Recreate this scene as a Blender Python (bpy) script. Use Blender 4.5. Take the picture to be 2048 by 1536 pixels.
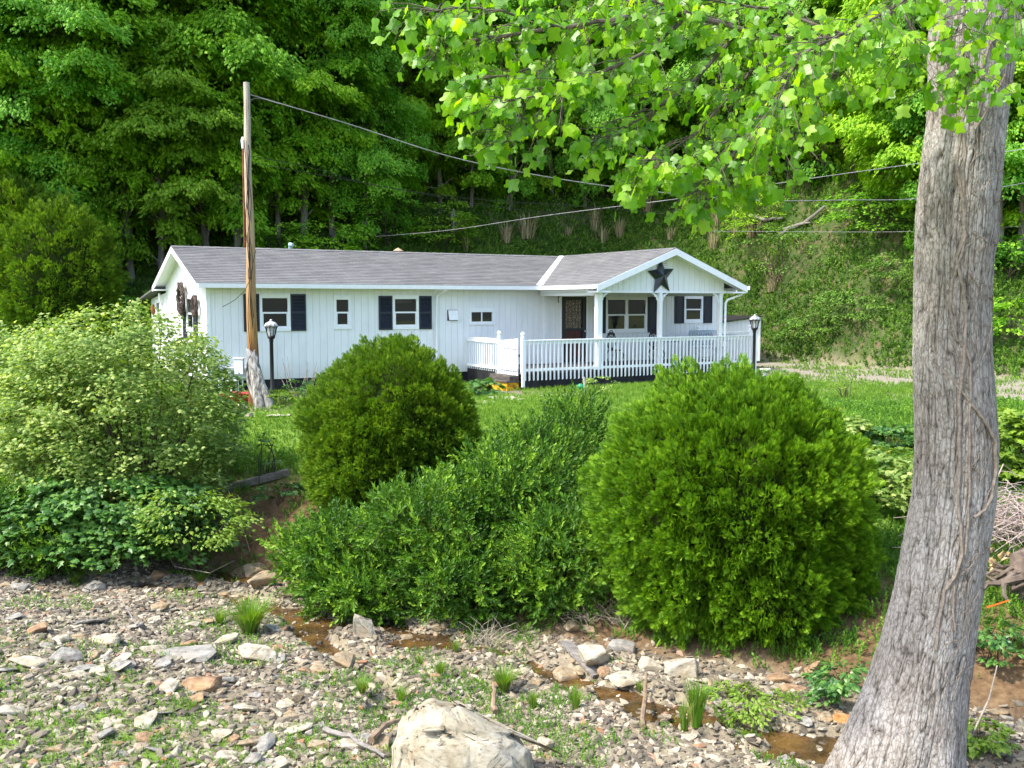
import bpy, bmesh, math, random
import numpy as np
from mathutils import Vector, Matrix
for o in list(bpy.data.objects): bpy.data.objects.remove(o)
SC = bpy.context.scene
COL = SC.collection
RNG = np.random.default_rng(7)
random.seed(7)
# ---------------------------------------------------------------- camera, sky, sun, exposure
CZ, PITCH, FPX = 2.45, math.radians(4.84), 1950.0
cd = bpy.data.cameras.new('camera'); cam = bpy.data.objects.new('camera', cd); COL.objects.link(cam)
cam.location = (0, 0, CZ); cam.rotation_euler = (math.pi/2 - PITCH, 0, 0)
cd.sensor_width = 36; cd.lens = 36*FPX/2048; cd.clip_start = .1; cd.clip_end = 1200
SC.camera = cam
SUN = Vector((-.54, -.27, .80)).normalized()
w = bpy.data.worlds.new('World'); SC.world = w; w.use_nodes = True
nt = w.node_tree; bg = nt.nodes['Background']
sky = nt.nodes.new('ShaderNodeTexSky'); sky.sky_type = 'NISHITA'; sky.sun_disc = False
sky.sun_elevation = math.asin(SUN.z); sky.sun_rotation = math.atan2(SUN.x, SUN.y)
sky.air_density = 1.0; sky.dust_density = 2.5; sky.ozone_density = 1.0
nt.links.new(sky.outputs[0], bg.inputs[0]); bg.inputs[1].default_value = .15
sl = bpy.data.lights.new('sun', 'SUN'); sl.energy = 2.0; sl.angle = math.radians(3); sl.color = (1, .95, .86)
so = bpy.data.objects.new('sun', sl); COL.objects.link(so); so.rotation_euler = SUN.to_track_quat('Z', 'Y').to_euler(); so.location = (-20, 10, 60)
SC.view_settings.view_transform = 'Standard'; SC.view_settings.look = 'None'
SC.view_settings.exposure = 1.8; SC.view_settings.gamma = 1
SC.render.engine = 'CYCLES'
SC.cycles.max_bounces = 8; SC.cycles.diffuse_bounces = 5; SC.cycles.transmission_bounces = 4; SC.cycles.transparent_max_bounces = 6
SC.cycles.caustics_reflective = False; SC.cycles.caustics_refractive = False
SC.cycles.use_denoising = True; SC.cycles.denoiser = 'OPENIMAGEDENOISE'; SC.cycles.denoising_input_passes = 'RGB_ALBEDO_NORMAL'; SC.cycles.denoising_prefilter = 'ACCURATE'
SC.cycles.use_adaptive_sampling = False; SC.cycles.sample_clamp_indirect = 4

# ---------------------------------------------------------------- noise
def _h(ix, iy, iz, seed):
    n = (ix.astype(np.int64)*374761393 + iy.astype(np.int64)*668265263 + iz.astype(np.int64)*2147483647 + seed*1274126177) & 0xffffffff
    n = ((n ^ (n >> 13))*1274126177) & 0xffffffff
    n = ((n ^ (n >> 16))*2246822519) & 0xffffffff
    return ((n ^ (n >> 15)) & 0xffffff)/float(0xffffff)
def vnoise(x, y, z=0., seed=0):
    x, y, z = np.broadcast_arrays(np.asarray(x, float), np.asarray(y, float), np.asarray(z, float))
    ix, iy, iz = np.floor(x), np.floor(y), np.floor(z)
    fx, fy, fz = x-ix, y-iy, z-iz
    fx, fy, fz = [f*f*(3-2*f) for f in (fx, fy, fz)]
    r = 0
    for dx in (0, 1):
        for dy in (0, 1):
            for dz in (0, 1):
                wgt = (fx if dx else 1-fx)*(fy if dy else 1-fy)*(fz if dz else 1-fz)
                r = r + wgt*_h(ix+dx, iy+dy, iz+dz, seed)
    return r*2-1
def fbm(x, y, z=0., o=4, seed=0):
    r = 0; a = 1; t = 0
    for i in range(o):
        r = r + a*vnoise(np.asarray(x)*2**i, np.asarray(y)*2**i, np.asarray(z)*2**i, seed+i*17); t += a; a *= .5
    return r/t
def sstep(a, b, x):
    t = np.clip((x-a)/(b-a), 0, 1); return t*t*(3-2*t)

# ---------------------------------------------------------------- picture ray and terrain
def ray(u, v):
    vx, vy = (u-1024)/FPX, -(v-768)/FPX
    return vx, math.cos(PITCH)+vy*math.sin(PITCH), -math.sin(PITCH)+vy*math.cos(PITCH)
def at(u, v, D):
    """point at picture direction (u, v) and distance D straight ahead"""
    x, y, z = ray(u, v); t = D/y
    return Vector((x*t, D, CZ+z*t))
FOOT_X = [-60, -30, -10, 5, 10, 11.3, 13.4, 16, 30, 60]
FOOT_Y = [22, 28, 34.5, 42, 41, 38.5, 34.5, 31, 27, 24]
def yc(x): return np.clip(12.2-.55*np.asarray(x, float), 7.5, 17.5)
WATER = -2.08
POOLS = [  # (points as picture px on the water level, half width m)
 ([(280, 1180), (380, 1185), (470, 1200), (560, 1225), (640, 1255), (760, 1255), (880, 1290)], .26),
 ([(560, 1225), (600, 1265), (640, 1300), (700, 1345), (760, 1385), (800, 1420), (760, 1480)], .13),
 ([(820, 1290), (900, 1300), (1000, 1310), (1080, 1345), (1150, 1372), (1260, 1400), (1340, 1425), (1460, 1462), (1600, 1490), (1800, 1520), (2000, 1560)], .21),
 ([(1240, 1390), (1300, 1440), (1420, 1490), (1560, 1520), (1700, 1545)], .13)]
def _px_ground(u, v, zz):
    x, y, z = ray(u, v); t = (zz-CZ)/z
    return (x*t, y*t)
POOLW = [([_px_ground(u, v, WATER) for u, v in pts], hw) for pts, hw in POOLS]
def segdist(X, Y, pts):
    d = np.full(np.shape(X), 1e9)
    for (ax, ay), (bx, by) in zip(pts[:-1], pts[1:]):
        L = (bx-ax)**2+(by-ay)**2
        t = np.clip(((X-ax)*(bx-ax)+(Y-ay)*(by-ay))/L, 0, 1)
        d = np.minimum(d, np.hypot(X-ax-t*(bx-ax), Y-ay-t*(by-ay)))
    return d
def H(X, Y, detail=True):
    X = np.asarray(X, float); Y = np.asarray(Y, float)
    c = yc(X); d = Y-c
    near = -1.98+.10*np.clip(-d-1.2, 0, 4)+.05*np.clip(-d-5, 0, 10)+.05*sstep(-2, -6, X)*np.clip(-d-.8, 0, 3)
    f = np.clip((Y-(c+1.0))/(23.5-(c+1.0)), 0, 1)
    far = -1.98+1.98*(1-(1-f)**2.2)
    z = np.where(d < 0, near, far)
    foot = np.interp(X, FOOT_X, FOOT_Y)
    e = np.clip(Y-foot, 0, None)
    z = z+np.where(e < 14, .80*e-.8*.5*np.minimum(e, 1.2)*(1-np.minimum(e, 1.2)/2.4), 0)*(e < 14)+np.where(e >= 14, .80*14+.55*(np.minimum(e, 70)-14), 0)
    z = z+.35*fbm(X*.35, Y*.35, seed=3)*sstep(1, 5, e)+.12*fbm(X*1.3, Y*1.3, seed=13)*sstep(.5, 3, e)
    # soft lawn and rough banks
    z = z+.05*fbm(X*.5, Y*.5, seed=5)*sstep(1, 3, np.abs(d))
    bank = sstep(2.6, 1.2, np.abs(d))
    z = z+.10*bank*fbm(X*1.1, Y*1.1, seed=8)
    # eroded soil cut at the open bank left of the middle bush
    cut = np.exp(-((X+4.2)/1.3)**2)*sstep(15.0, 15.7, Y)*sstep(18.6, 17.0, Y)
    z = z-.30*cut*(.6+.8*vnoise(X*2.2, Y*2.2, seed=31))
    for pts, hw in POOLW:
        dd = segdist(X, Y, pts)+.26*fbm(X*2.4, Y*2.4, seed=22)
        z = z-np.clip((hw*1.5-dd)/hw, 0, 1.1)*.17
    if detail:
        m = sstep(20, 14, Y)
        z = z+m*(.030*fbm(X*3.5, Y*3.5, seed=9)+.016*fbm(X*11, Y*11, seed=10, o=2))
    return z
def Hs(x, y): return float(H(np.array([x]), np.array([y]))[0])
def G(u, v, tmin=5):
    """where the ray through picture point (u, v) meets the ground"""
    x, y, z = ray(u, v); ts = np.concatenate([np.arange(tmin, 30, .04), np.arange(30, 90, .15)])
    hh = H(ts*x, ts*y); k = np.argmax(CZ+z*ts < hh)
    t = ts[k] if CZ+z*ts[k] < hh[k] else 90.
    return Vector((t*x, t*y, Hs(t*x, t*y)))

# ---------------------------------------------------------------- materials
def mat(name, base=(.5, .5, .5), rough=.8, spec=.3, metal=0.):
    m = bpy.data.materials.new(name); m.use_nodes = True
    b = m.node_tree.nodes['Principled BSDF']
    b.inputs['Base Color'].default_value = (*base, 1); b.inputs['Roughness'].default_value = rough
    b.inputs['Specular IOR Level'].default_value = spec; b.inputs['Metallic'].default_value = metal
    return m
def N(m, t, **k):
    n = m.node_tree.nodes.new(t)
    for a, b in k.items(): setattr(n, a, b)
    return n
def L(m, a, b): m.node_tree.links.new(a, b)
def ramp(m, fac, cols):
    r = N(m, 'ShaderNodeValToRGB'); e = r.color_ramp.elements
    while len(e) < len(cols): e.new(.5)
    for i, (p, c) in enumerate(cols): e[i].position = p; e[i].color = (*c, 1)
    L(m, fac, r.inputs[0]); return r.outputs[0]
def noise(m, scale, detail=4, rough=.6, vec=None, stretch=None, coord='Object'):
    n = N(m, 'ShaderNodeTexNoise'); n.inputs['Scale'].default_value = scale; n.inputs['Detail'].default_value = detail; n.inputs['Roughness'].default_value = rough
    if vec is None:
        tc = N(m, 'ShaderNodeTexCoord'); vec = tc.outputs[coord]
    if stretch:
        mp = N(m, 'ShaderNodeMapping'); mp.inputs['Scale'].default_value = stretch; L(m, vec, mp.inputs[0]); vec = mp.outputs[0]
    L(m, vec, n.inputs['Vector']); return n.outputs['Fac']
def mixc(m, fac, a, b, mode='MIX'):
    x = N(m, 'ShaderNodeMix', data_type='RGBA', blend_type=mode)
    for s, v in ((x.inputs[0], fac), (x.inputs[6], a), (x.inputs[7], b)):
        if hasattr(v, 'links') or hasattr(v, 'is_linked'): L(m, v, s)
        elif isinstance(v, (int, float)): s.default_value = v
        else: s.default_value = (*v, 1)
    return x.outputs[2]
def attr(m, name):
    a = N(m, 'ShaderNodeAttribute'); a.attribute_name = name; return a.outputs['Fac']
def bump(m, h, s=.4, d=.02):
    b = N(m, 'ShaderNodeBump'); b.inputs['Strength'].default_value = s; b.inputs['Distance'].default_value = d
    L(m, h, b.inputs['Height']); L(m, b.outputs[0], m.node_tree.nodes['Principled BSDF'].inputs['Normal'])
def noisy(name, c1, c2, scale=6, rough=.85, spec=.2, bs=.3, bd=.01, stretch=None, metal=0., coord='Object', lo=.3, hi=.7):
    m = mat(name, c1, rough, spec, metal)
    n = noise(m, scale, 5, .65, stretch=stretch, coord=coord)
    L(m, ramp(m, n, [(lo, c1), (hi, c2)]), m.node_tree.nodes['Principled BSDF'].inputs['Base Color'])
    if bs: bump(m, n, bs, bd)
    return m
def leafmat(name, ca, cb, cc=None, trans=.35, tcol=None, rough=.5, spec=.35, patch=1.2, tree=False):
    """leaf: per-leaf random colour ('rnd'), broad patches of hue, light passing through"""
    m = mat(name, ca, rough, spec); b = m.node_tree.nodes['Principled BSDF']
    cols = [(0, ca), (1, cb)] if cc is None else [(0, ca), (.6, cb), (1, cc)]
    a = attr(m, 'rnd'); nz = noise(m, patch, 2)
    mth = N(m, 'ShaderNodeMath', operation='MULTIPLY_ADD'); L(m, nz, mth.inputs[0]); mth.inputs[1].default_value = .9; mth.inputs[2].default_value = -.45
    m2 = N(m, 'ShaderNodeMath', operation='ADD'); L(m, a, m2.inputs[0]); L(m, mth.outputs[0], m2.inputs[1])
    c = ramp(m, m2.outputs[0], cols)
    if tree:                                                        # each tree its own tint
        oi = N(m, 'ShaderNodeObjectInfo'); c = mixc(m, 1., c, ramp(m, oi.outputs['Random'], [(0, (.92, .98, .98)), (.35, (1.08, 1.06, 1.)), (.7, (1.18, 1.08, .9)), (1, (1.32, 1.2, 1.0))]), 'MULTIPLY')
    L(m, c, b.inputs['Base Color'])
    t = N(m, 'ShaderNodeBsdfTranslucent')
    tc = mixc(m, 1., c, tcol or (1.6, 1.7, .5), 'MULTIPLY'); L(m, tc, t.inputs[0])
    mx = N(m, 'ShaderNodeMixShader'); mx.inputs[0].default_value = trans
    L(m, b.outputs[0], mx.inputs[1]); L(m, t.outputs[0], mx.inputs[2])
    L(m, mx.outputs[0], m.node_tree.nodes['Material Output'].inputs[0]); return m

# ---------------------------------------------------------------- mesh helpers
def tag(o, label=None, cat=None, group=None, kind=None):
    for k, v in (('label', label), ('category', cat), ('group', group), ('kind', kind)):
        if v: o[k] = v
    return o
def link(name, me, parent=None, loc=None, mt=None):
    o = bpy.data.objects.new(name, me); COL.objects.link(o)
    if parent: o.parent = parent
    if loc is not None: o.location = loc
    if mt is not None: me.materials.append(mt)
    return o
def thing(name, label, cat, loc=(0, 0, 0), rz=0., group=None):
    o = bpy.data.objects.new(name, None); COL.objects.link(o); o.location = loc; o.rotation_euler = (0, 0, rz)
    o.empty_display_size = .2
    return tag(o, label, cat, group)
def fastmesh(name, V, F, rnd=None, smooth=False):
    """V (n,3), F (m,k) arrays"""
    me = bpy.data.meshes.new(name); V = np.ascontiguousarray(V, np.float32); F = np.ascontiguousarray(F, np.int32)
    m, k = F.shape
    me.vertices.add(len(V)); me.vertices.foreach_set('co', V.ravel())
    me.loops.add(m*k); me.loops.foreach_set('vertex_index', F.ravel())
    me.polygons.add(m); me.polygons.foreach_set('loop_start', np.arange(0, m*k, k, dtype=np.int32))
    me.polygons.foreach_set('use_smooth', np.full(m, smooth))
    me.update(calc_edges=True)
    if rnd is not None:
        a = me.attributes.new('rnd', 'FLOAT', 'FACE'); a.data.foreach_set('value', np.ascontiguousarray(rnd, np.float32))
    return me
def frames(d, n):
    """columns X, Y=d, Z~n"""
    d = d/np.linalg.norm(d, axis=1, keepdims=True)
    x = np.cross(d, n); x /= np.linalg.norm(x, axis=1, keepdims=True)+1e-9
    z = np.cross(x, d); return np.stack([x, d, z], axis=2)
def scatter(tv, tf, P, R, S, rnd=None):
    tv = np.asarray(tv, float); tf = np.asarray(tf, int); n = len(P)
    S = np.asarray(S, float); S = S[:, None] if S.ndim == 1 else S
    V = np.einsum('nij,nkj->nki', R, tv[None]*S[:, None, :])+P[:, None, :]
    F = tf[None]+(np.arange(n)*len(tv))[:, None, None]
    if rnd is None: rnd = RNG.random(n)
    return V.reshape(-1, 3), F.reshape(-1, tf.shape[1]), np.repeat(rnd, len(tf))
def join(parts):
    V, F, Q, o = [], [], [], 0
    for v, f, r in parts: V.append(v); F.append(f+o); Q.append(r); o += len(v)
    return np.concatenate(V), np.concatenate(F), np.concatenate(Q)
def rdir(n):
    v = RNG.normal(size=(n, 3)); return v/np.linalg.norm(v, axis=1, keepdims=True)

class MB:
    """collects simple solids; build() links them as one object"""
    def __init__(s, T=None): s.v = []; s.f = []; s.r = []; s.T = T
    def add(s, vs, fs, r=None):
        o = len(s.v); s.v += [tuple(s.T(*p)) if s.T else tuple(p) for p in vs]
        s.f += [tuple(i+o for i in f) for f in fs]; s.r += [random.random() if r is None else r]*len(fs); return s
    def hexa(s, p): return s.add(p, [(0, 3, 2, 1), (4, 5, 6, 7), (0, 1, 5, 4), (1, 2, 6, 5), (2, 3, 7, 6), (3, 0, 4, 7)])
    def box(s, x0, x1, y0, y1, z0, z1):
        return s.hexa([(x0, y0, z0), (x1, y0, z0), (x1, y1, z0), (x0, y1, z0), (x0, y0, z1), (x1, y0, z1), (x1, y1, z1), (x0, y1, z1)])
    def bar(s, a, b, w, h, up=(0, 0, 1)):
        a, b = Vector(a), Vector(b); d = (b-a).normalized(); x = d.cross(Vector(up)).normalized()*w/2; u = x.cross(d).normalized()*h/2
        return s.hexa([a-x-u, a+x-u, b+x-u, b-x-u, a-x+u, a+x+u, b+x+u, b-x+u])
    def tube(s, pts, rad, n=8, cap=True):
        pts = [Vector(p) for p in pts]; rad = [rad]*len(pts) if isinstance(rad, (int, float)) else rad
        vs = []; px = None
        for i, p in enumerate(pts):
            d = (pts[min(i+1, len(pts)-1)]-pts[max(i-1, 0)])
            d = d.normalized() if d.length > 1e-9 else Vector((0, 0, 1))
            if px is None: px = d.cross(Vector((0, 0, 1)) if abs(d.z) < .9 else Vector((1, 0, 0))).normalized()
            else:
                px = (px-d*px.dot(d)).normalized()
            q = d.cross(px)
            for k in range(n):
                a = 2*math.pi*k/n; vs.append(p+(px*math.cos(a)+q*math.sin(a))*rad[i])
        fs = [(i*n+k, i*n+(k+1) % n, (i+1)*n+(k+1) % n, (i+1)*n+k) for i in range(len(pts)-1) for k in range(n)]
        if cap: fs += [tuple(range(n-1, -1, -1)), tuple((len(pts)-1)*n+k for k in range(n))]
        return s.add(vs, fs)
    def lathe(s, prof, c=(0, 0, 0), n=20):
        vs = [(c[0]+r*math.cos(2*math.pi*k/n), c[1]+r*math.sin(2*math.pi*k/n), c[2]+z) for r, z in prof for k in range(n)]
        fs = [(i*n+k, i*n+(k+1) % n, (i+1)*n+(k+1) % n, (i+1)*n+k) for i in range(len(prof)-1) for k in range(n)]
        fs += [tuple(range(n-1, -1, -1)), tuple((len(prof)-1)*n+k for k in range(n))]
        return s.add(vs, fs)
    def prism(s, poly, y0, y1):
        """poly in (x, z), extruded along y"""
        n = len(poly); vs = [(x, y0, z) for x, z in poly]+[(x, y1, z) for x, z in poly]
        return s.add(vs, [tuple(range(n)), tuple(range(2*n-1, n-1, -1))]+[(i, n+i, n+(i+1) % n, (i+1) % n) for i in range(n)])
    def torus(s, c, R, r, ax='y', n=24, m=8, sq=1.):
        vs = []
        for i in range(n):
            a = 2*math.pi*i/n
            for j in range(m):
                b = 2*math.pi*j/m; q = R+r*math.cos(b); h = r*math.sin(b)
                p = (q*math.cos(a), h, q*math.sin(a)*sq) if ax == 'y' else ((h, q*math.cos(a), q*math.sin(a)*sq) if ax == 'x' else (q*math.cos(a), q*math.sin(a)*sq, h))
                vs.append((c[0]+p[0], c[1]+p[1], c[2]+p[2]))
        return s.add(vs, [(i*m+j, i*m+(j+1) % m, ((i+1) % n)*m+(j+1) % m, ((i+1) % n)*m+j) for i in range(n) for j in range(m)])
    def build(s, name, mt, parent=None, smooth=False, bevel=0, loc=None):
        me = bpy.data.meshes.new(name); me.from_pydata(s.v, [], s.f)
        bm = bmesh.new(); bm.from_mesh(me); bmesh.ops.recalc_face_normals(bm, faces=bm.faces); bm.to_mesh(me); bm.free()
        a = me.attributes.new('rnd', 'FLOAT', 'FACE'); a.data.foreach_set('value', s.r)
        if smooth: me.polygons.foreach_set('use_smooth', [True]*len(me.polygons)); 
        o = link(name, me, parent, loc, mt)
        if bevel:
            b = o.modifiers.new('bevel', 'BEVEL'); b.width = bevel; b.segments = 2; b.limit_method = 'ANGLE'
        if smooth: me.set_sharp_from_angle(angle=math.radians(50))
        return o
def copy_tree(o, parent=None):
    c = o.copy(); COL.objects.link(c)
    if parent: c.parent = parent
    for ch in o.children: copy_tree(ch, c)
    return c
# ---------------------------------------------------------------- ground sheet
def grid_axis(segs):
    out = []
    for a, b, st in segs: out += list(np.arange(a, b, st))
    return np.array(out+[segs[-1][1]])
gx = grid_axis([(-300, -60, 20), (-60, -24, 2), (-24, -10, .5), (-10, 9, .07), (9, 24, .4), (24, 60, 2), (60, 300, 20)])
gy = grid_axis([(-60, 4, 8), (4, 7, .5), (7, 18, .07), (18, 30, .22), (30, 55, .35), (55, 110, 2), (110, 400, 20)])
GX, GY = np.meshgrid(gx, gy)
GZ = H(GX, GY)
nx, ny = len(gx), len(gy)
idx = np.arange(nx*ny).reshape(ny, nx)
GF = np.stack([idx[:-1, :-1], idx[:-1, 1:], idx[1:, 1:], idx[1:, :-1]], -1).reshape(-1, 4)
gme = fastmesh('ground', np.stack([GX, GY, GZ], -1).reshape(-1, 3), GF, smooth=True)
def zones(X, Y):
    d = Y-yc(X); foot = np.interp(X, FOOT_X, FOOT_Y); e = Y-foot
    n1 = fbm(X*.8, Y*.8, seed=41); n2 = fbm(X*.3, Y*.3, seed=42)
    near = sstep(1.4, .2, d+.5*n1)
    lawn = sstep(2.5, 4.4, d+.8*n1)*sstep(.3, -.6, e)
    nearlawn = sstep(-3.7, -4.9, d+.9*n1+.6*np.clip(X+1.5, 0, 9))
    drive = sstep(7.0, 8.6, X+.5*n1)*sstep(23.2, 24.2, Y+.5*n1)*sstep(1., -.6, e)
    patio = np.exp(-(((X+.3)/2.2)**2+((Y-26.0)/1.2)**2)*1.2)*.9
    bed = sstep(-6.6, -6., X)*sstep(-4.2, -5., X)*sstep(21.8, 22.6, Y)*sstep(26, 25, Y)
    hill = sstep(-.3, .8, e)
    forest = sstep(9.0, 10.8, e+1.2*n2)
    return near, lawn, nearlawn, drive, np.maximum(patio, bed), hill, forest
for nm, arr in zip(('z_near', 'z_lawn', 'z_nlawn', 'z_drive', 'z_patio', 'z_hill', 'z_forest'), zones(GX, GY)):
    a = gme.attributes.new(nm, 'FLOAT', 'POINT'); a.data.foreach_set('value', np.clip(arr, 0, 1).ravel().astype(np.float32))
m = mat('ground_soil_and_grass', rough=.95, spec=.1); B = m.node_tree.nodes['Principled BSDF']
nf = noise(m, 9, 6, .7); nm_ = noise(m, 2.2, 5, .6); nc = noise(m, .6, 3); ng = noise(m, 40, 3, .7)
soil = ramp(m, nf, [(.3, (.07, .042, .022)), (.55, (.15, .095, .05)), (.75, (.24, .16, .085))])
clay = ramp(m, nf, [(.28, (.10, .085, .055)), (.5, (.23, .195, .13)), (.72, (.33, .29, .21))])
litter = ramp(m, ng, [(.3, (.085, .07, .05)), (.6, (.22, .185, .14))])
nearc = mixc(m, ramp(m, nm_, [(.42, (0, 0, 0)), (.6, (.7, .7, .7))]), clay, litter)
grass = ramp(m, nf, [(.3, (.07, .13, .018)), (.7, (.16, .26, .04))])
drv = ramp(m, nm_, [(.3, (.19, .17, .13)), (.7, (.30, .27, .22))])
drv = mixc(m, ramp(m, nc, [(.54, (0, 0, 0)), (.68, (.7, .7, .7))]), drv, grass)
hillc = mixc(m, ramp(m, nm_, [(.48, (0, 0, 0)), (.66, (1, 1, 1))]), (.045, .075, .02), ramp(m, nf, [(.3, (.07, .06, .03)), (.7, (.17, .135, .075))]))
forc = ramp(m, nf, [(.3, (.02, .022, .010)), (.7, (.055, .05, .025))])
c = soil
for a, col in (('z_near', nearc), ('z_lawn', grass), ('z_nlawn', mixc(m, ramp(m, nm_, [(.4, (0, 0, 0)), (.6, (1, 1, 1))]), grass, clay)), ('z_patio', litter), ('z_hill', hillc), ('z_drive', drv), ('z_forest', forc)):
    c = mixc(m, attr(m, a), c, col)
L(m, c, B.inputs['Base Color']); bump(m, nf, .7, .03)
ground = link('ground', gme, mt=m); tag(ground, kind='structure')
# creek water
m = mat('creek_water', (.16, .075, .012), .04, .5); B = m.node_tree.nodes['Principled BSDF']
wn = noise(m, 3.0, 4, .6); c = ramp(m, wn, [(.35, (.035, .022, .010)), (.65, (.15, .078, .020))]); L(m, c, B.inputs['Base Color'])
B.inputs['Alpha'].default_value = .72
wb = noise(m, 14, 3, .5); bump(m, wb, .25, .01)
xs = np.arange(-9, 7.01, .25); ys = np.arange(7.5, 19.01, .25); WX, WY = np.meshgrid(xs, ys)
wi = np.arange(WX.size).reshape(WX.shape); WF = np.stack([wi[:-1, :-1], wi[:-1, 1:], wi[1:, 1:], wi[1:, :-1]], -1).reshape(-1, 4)
WV = np.stack([WX, WY, np.full_like(WX, WATER)], -1).reshape(-1, 3)
dc = WV[:, 1]-yc(WV[:, 0]); keep = (np.abs(dc[WF]).max(1) < 2.6)
wo = link('creek_water', fastmesh('creek_water', WV, WF[keep], smooth=True), mt=m); tag(wo, kind='structure')
# ---------------------------------------------------------------- house (local: x along the front, y to the back, z up)
HO = Vector((-7.956, 25.5, 0)); HR = math.radians(30)
HA = Vector((math.cos(HR), math.sin(HR), 0)); HB = Vector((-math.sin(HR), math.cos(HR), 0))
def hw(s, w_, z=0): return HO+HA*s+HB*w_+Vector((0, 0, z))
M_SID = noisy('white_painted_siding', (.69, .71, .72), (.79, .80, .80), 3, .7, .25, .12, .004, stretch=(1, 1, .35))
_b = M_SID.node_tree.nodes['Principled BSDF']; _src = _b.inputs['Base Color'].links[0].from_socket       # rain splash dirt low on the boards and a few streaks
_tc = N(M_SID, 'ShaderNodeTexCoord'); _sp = N(M_SID, 'ShaderNodeSeparateXYZ'); L(M_SID, _tc.outputs['Object'], _sp.inputs[0]); _mr = N(M_SID, 'ShaderNodeMapRange'); _mr.inputs[1].default_value = .35; _mr.inputs[2].default_value = .85; _mr.inputs[3].default_value = .75; _mr.inputs[4].default_value = 0; L(M_SID, _sp.outputs[2], _mr.inputs[0])
_m = N(M_SID, 'ShaderNodeMath', operation='MULTIPLY'); L(M_SID, _mr.outputs[0], _m.inputs[0]); L(M_SID, noise(M_SID, 5, 5, .7), _m.inputs[1]); _c = mixc(M_SID, _m.outputs[0], _src, (.42, .40, .35))
_st = ramp(M_SID, noise(M_SID, 7, 4, .6, stretch=(1, 1, .07)), [(.62, (0, 0, 0)), (.75, (.35, .35, .35))]); L(M_SID, mixc(M_SID, _st, _c, (.52, .52, .47)), _b.inputs['Base Color'])
M_WHT = noisy('white_trim_paint', (.74, .76, .78), (.82, .84, .85), 8, .55, .35, .1, .002)
M_BLK = noisy('navy_black_shutter_vinyl', (.010, .014, .024), (.02, .026, .04), 5, .5, .35, .05, .002)
M_SKIRT = noisy('black_painted_board', (.009, .009, .011), (.03, .03, .032), 7, .8, .2, .3, .004, stretch=(1, 1, .3))
M_DARK = mat('dark_interior', (.010, .011, .010), .95)
M_SHIN = mat('grey_asphalt_shingle', (.3, .3, .3), .95, .1); b_ = M_SHIN.node_tree.nodes['Principled BSDF']
_c = ramp(M_SHIN, attr(M_SHIN, 'rnd'), [(0, (.160, .162, .165)), (.5, (.182, .182, .184)), (1, (.205, .203, .204))])
_s = ramp(M_SHIN, noise(M_SHIN, .9, 5, .65), [(.3, (.80, .80, .80)), (.7, (1.05, 1.06, 1.06))])
_c2 = mixc(M_SHIN, 1., _c, _s, 'MULTIPLY'); _g = noise(M_SHIN, 220, 2, .5)
L(M_SHIN, mixc(M_SHIN, .35, _c2, ramp(M_SHIN, _g, [(.35, (.08, .08, .08)), (.65, (.5, .49, .5))]), 'OVERLAY'), b_.inputs['Base Color']); bump(M_SHIN, _g, .4, .003)
M_UND = mat('roof_underlay', (.07, .065, .065), .95)
M_GLS = mat('window_glass', (.02, .024, .022), .02, .9); b_ = M_GLS.node_tree.nodes['Principled BSDF']; b_.inputs['Alpha'].default_value = .55
M_IRON = mat('black_iron', (.012, .012, .014), .45, .4)
M_DECK = noisy('dark_deck_boards', (.035, .036, .042), (.085, .08, .082), 5, .8, .2, .3, .004, stretch=(.3, 3, 1))
M_RAIL = noisy('worn_white_rail_paint', (.55, .58, .62), (.82, .84, .86), 9, .6, .3, .15, .003, stretch=(1, 1, .4), lo=.22, hi=.4)
house = thing('mobile_home', 'long white vertical-sided single-storey house with grey shingle roof and front gable', 'house', HO, HR)

BS, BE, BD = 0., 17.7, 5.35           # siding start, end, depth of main body
EZ, RZ = 2.92, 4.0                    # roof plane at the eaves, at the ridge
RW = 2.67; SL = (RZ-EZ)/3.07
SB, ST = .35, 2.88
def rects(t0, t1, z0, ztop, ops, gap=.012, pitch=.203):
    """board strips between t0 and t1 with openings cut out -> (a, b, z0, z1a, z1b)"""
    k = math.floor(t0/pitch)
    while k*pitch < t1:
        a0, b0 = max(t0, k*pitch+gap), min(t1, (k+1)*pitch); k += 1
        if b0-a0 < .004: continue
        cuts = sorted({a0, b0, *[c for o in ops for c in o[:2] if a0 < c < b0]})
        for a, b in zip(cuts[:-1], cuts[1:]):
            lo = z0
            for o in sorted(ops, key=lambda q: q[2]):
                if o[0] < (a+b)/2 < o[1]:
                    if o[2] > lo: yield a, b, lo, o[2], o[2]
                    lo = max(lo, o[3])
            if lo < min(ztop(a), ztop(b)): yield a, b, lo, ztop(a), ztop(b)
def sided(name, T, t0, t1, z0, ztop, ops=(), parent=None, label=None):
    mb = MB(T)
    for a, b, lo, za, zb in rects(t0, t1, z0, ztop, ops): mb.hexa([(a, 0, lo), (b, 0, lo), (b, .0115, lo), (a, .0115, lo), (a, 0, za), (b, 0, zb), (b, .0115, zb), (a, .0115, za)])
    for a, b, lo, za, zb in rects(t0, t1, z0, ztop, ops, 0, .81): mb.hexa([(a, .012, lo), (b, .012, lo), (b, .10, lo), (a, .10, lo), (a, .012, za), (b, .012, zb), (b, .10, zb), (a, .10, za)])
    return mb.build(name, M_SID, parent or house)
FR = lambda t, o, z: (t, o, z)                      # front wall: outward = -y
LF = lambda t, o, z: (o, t, z)                      # left end wall: outward = -x
WIN = [(1.38, 2.21, 1.66, 2.64), (3.46, 3.95, 1.69, 2.60), (5.22, 6.03, 1.66, 2.62), (7.70, 8.55, 1.76, 2.23), (12.71, 14.39, 1.43, 2.60), (15.99, 16.81, 1.72, 2.64)]
DOOR = (11.0, 11.95, .5, 2.60)
LWIN = [(1.55, 2.45, 1.62, 2.62)]
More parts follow.
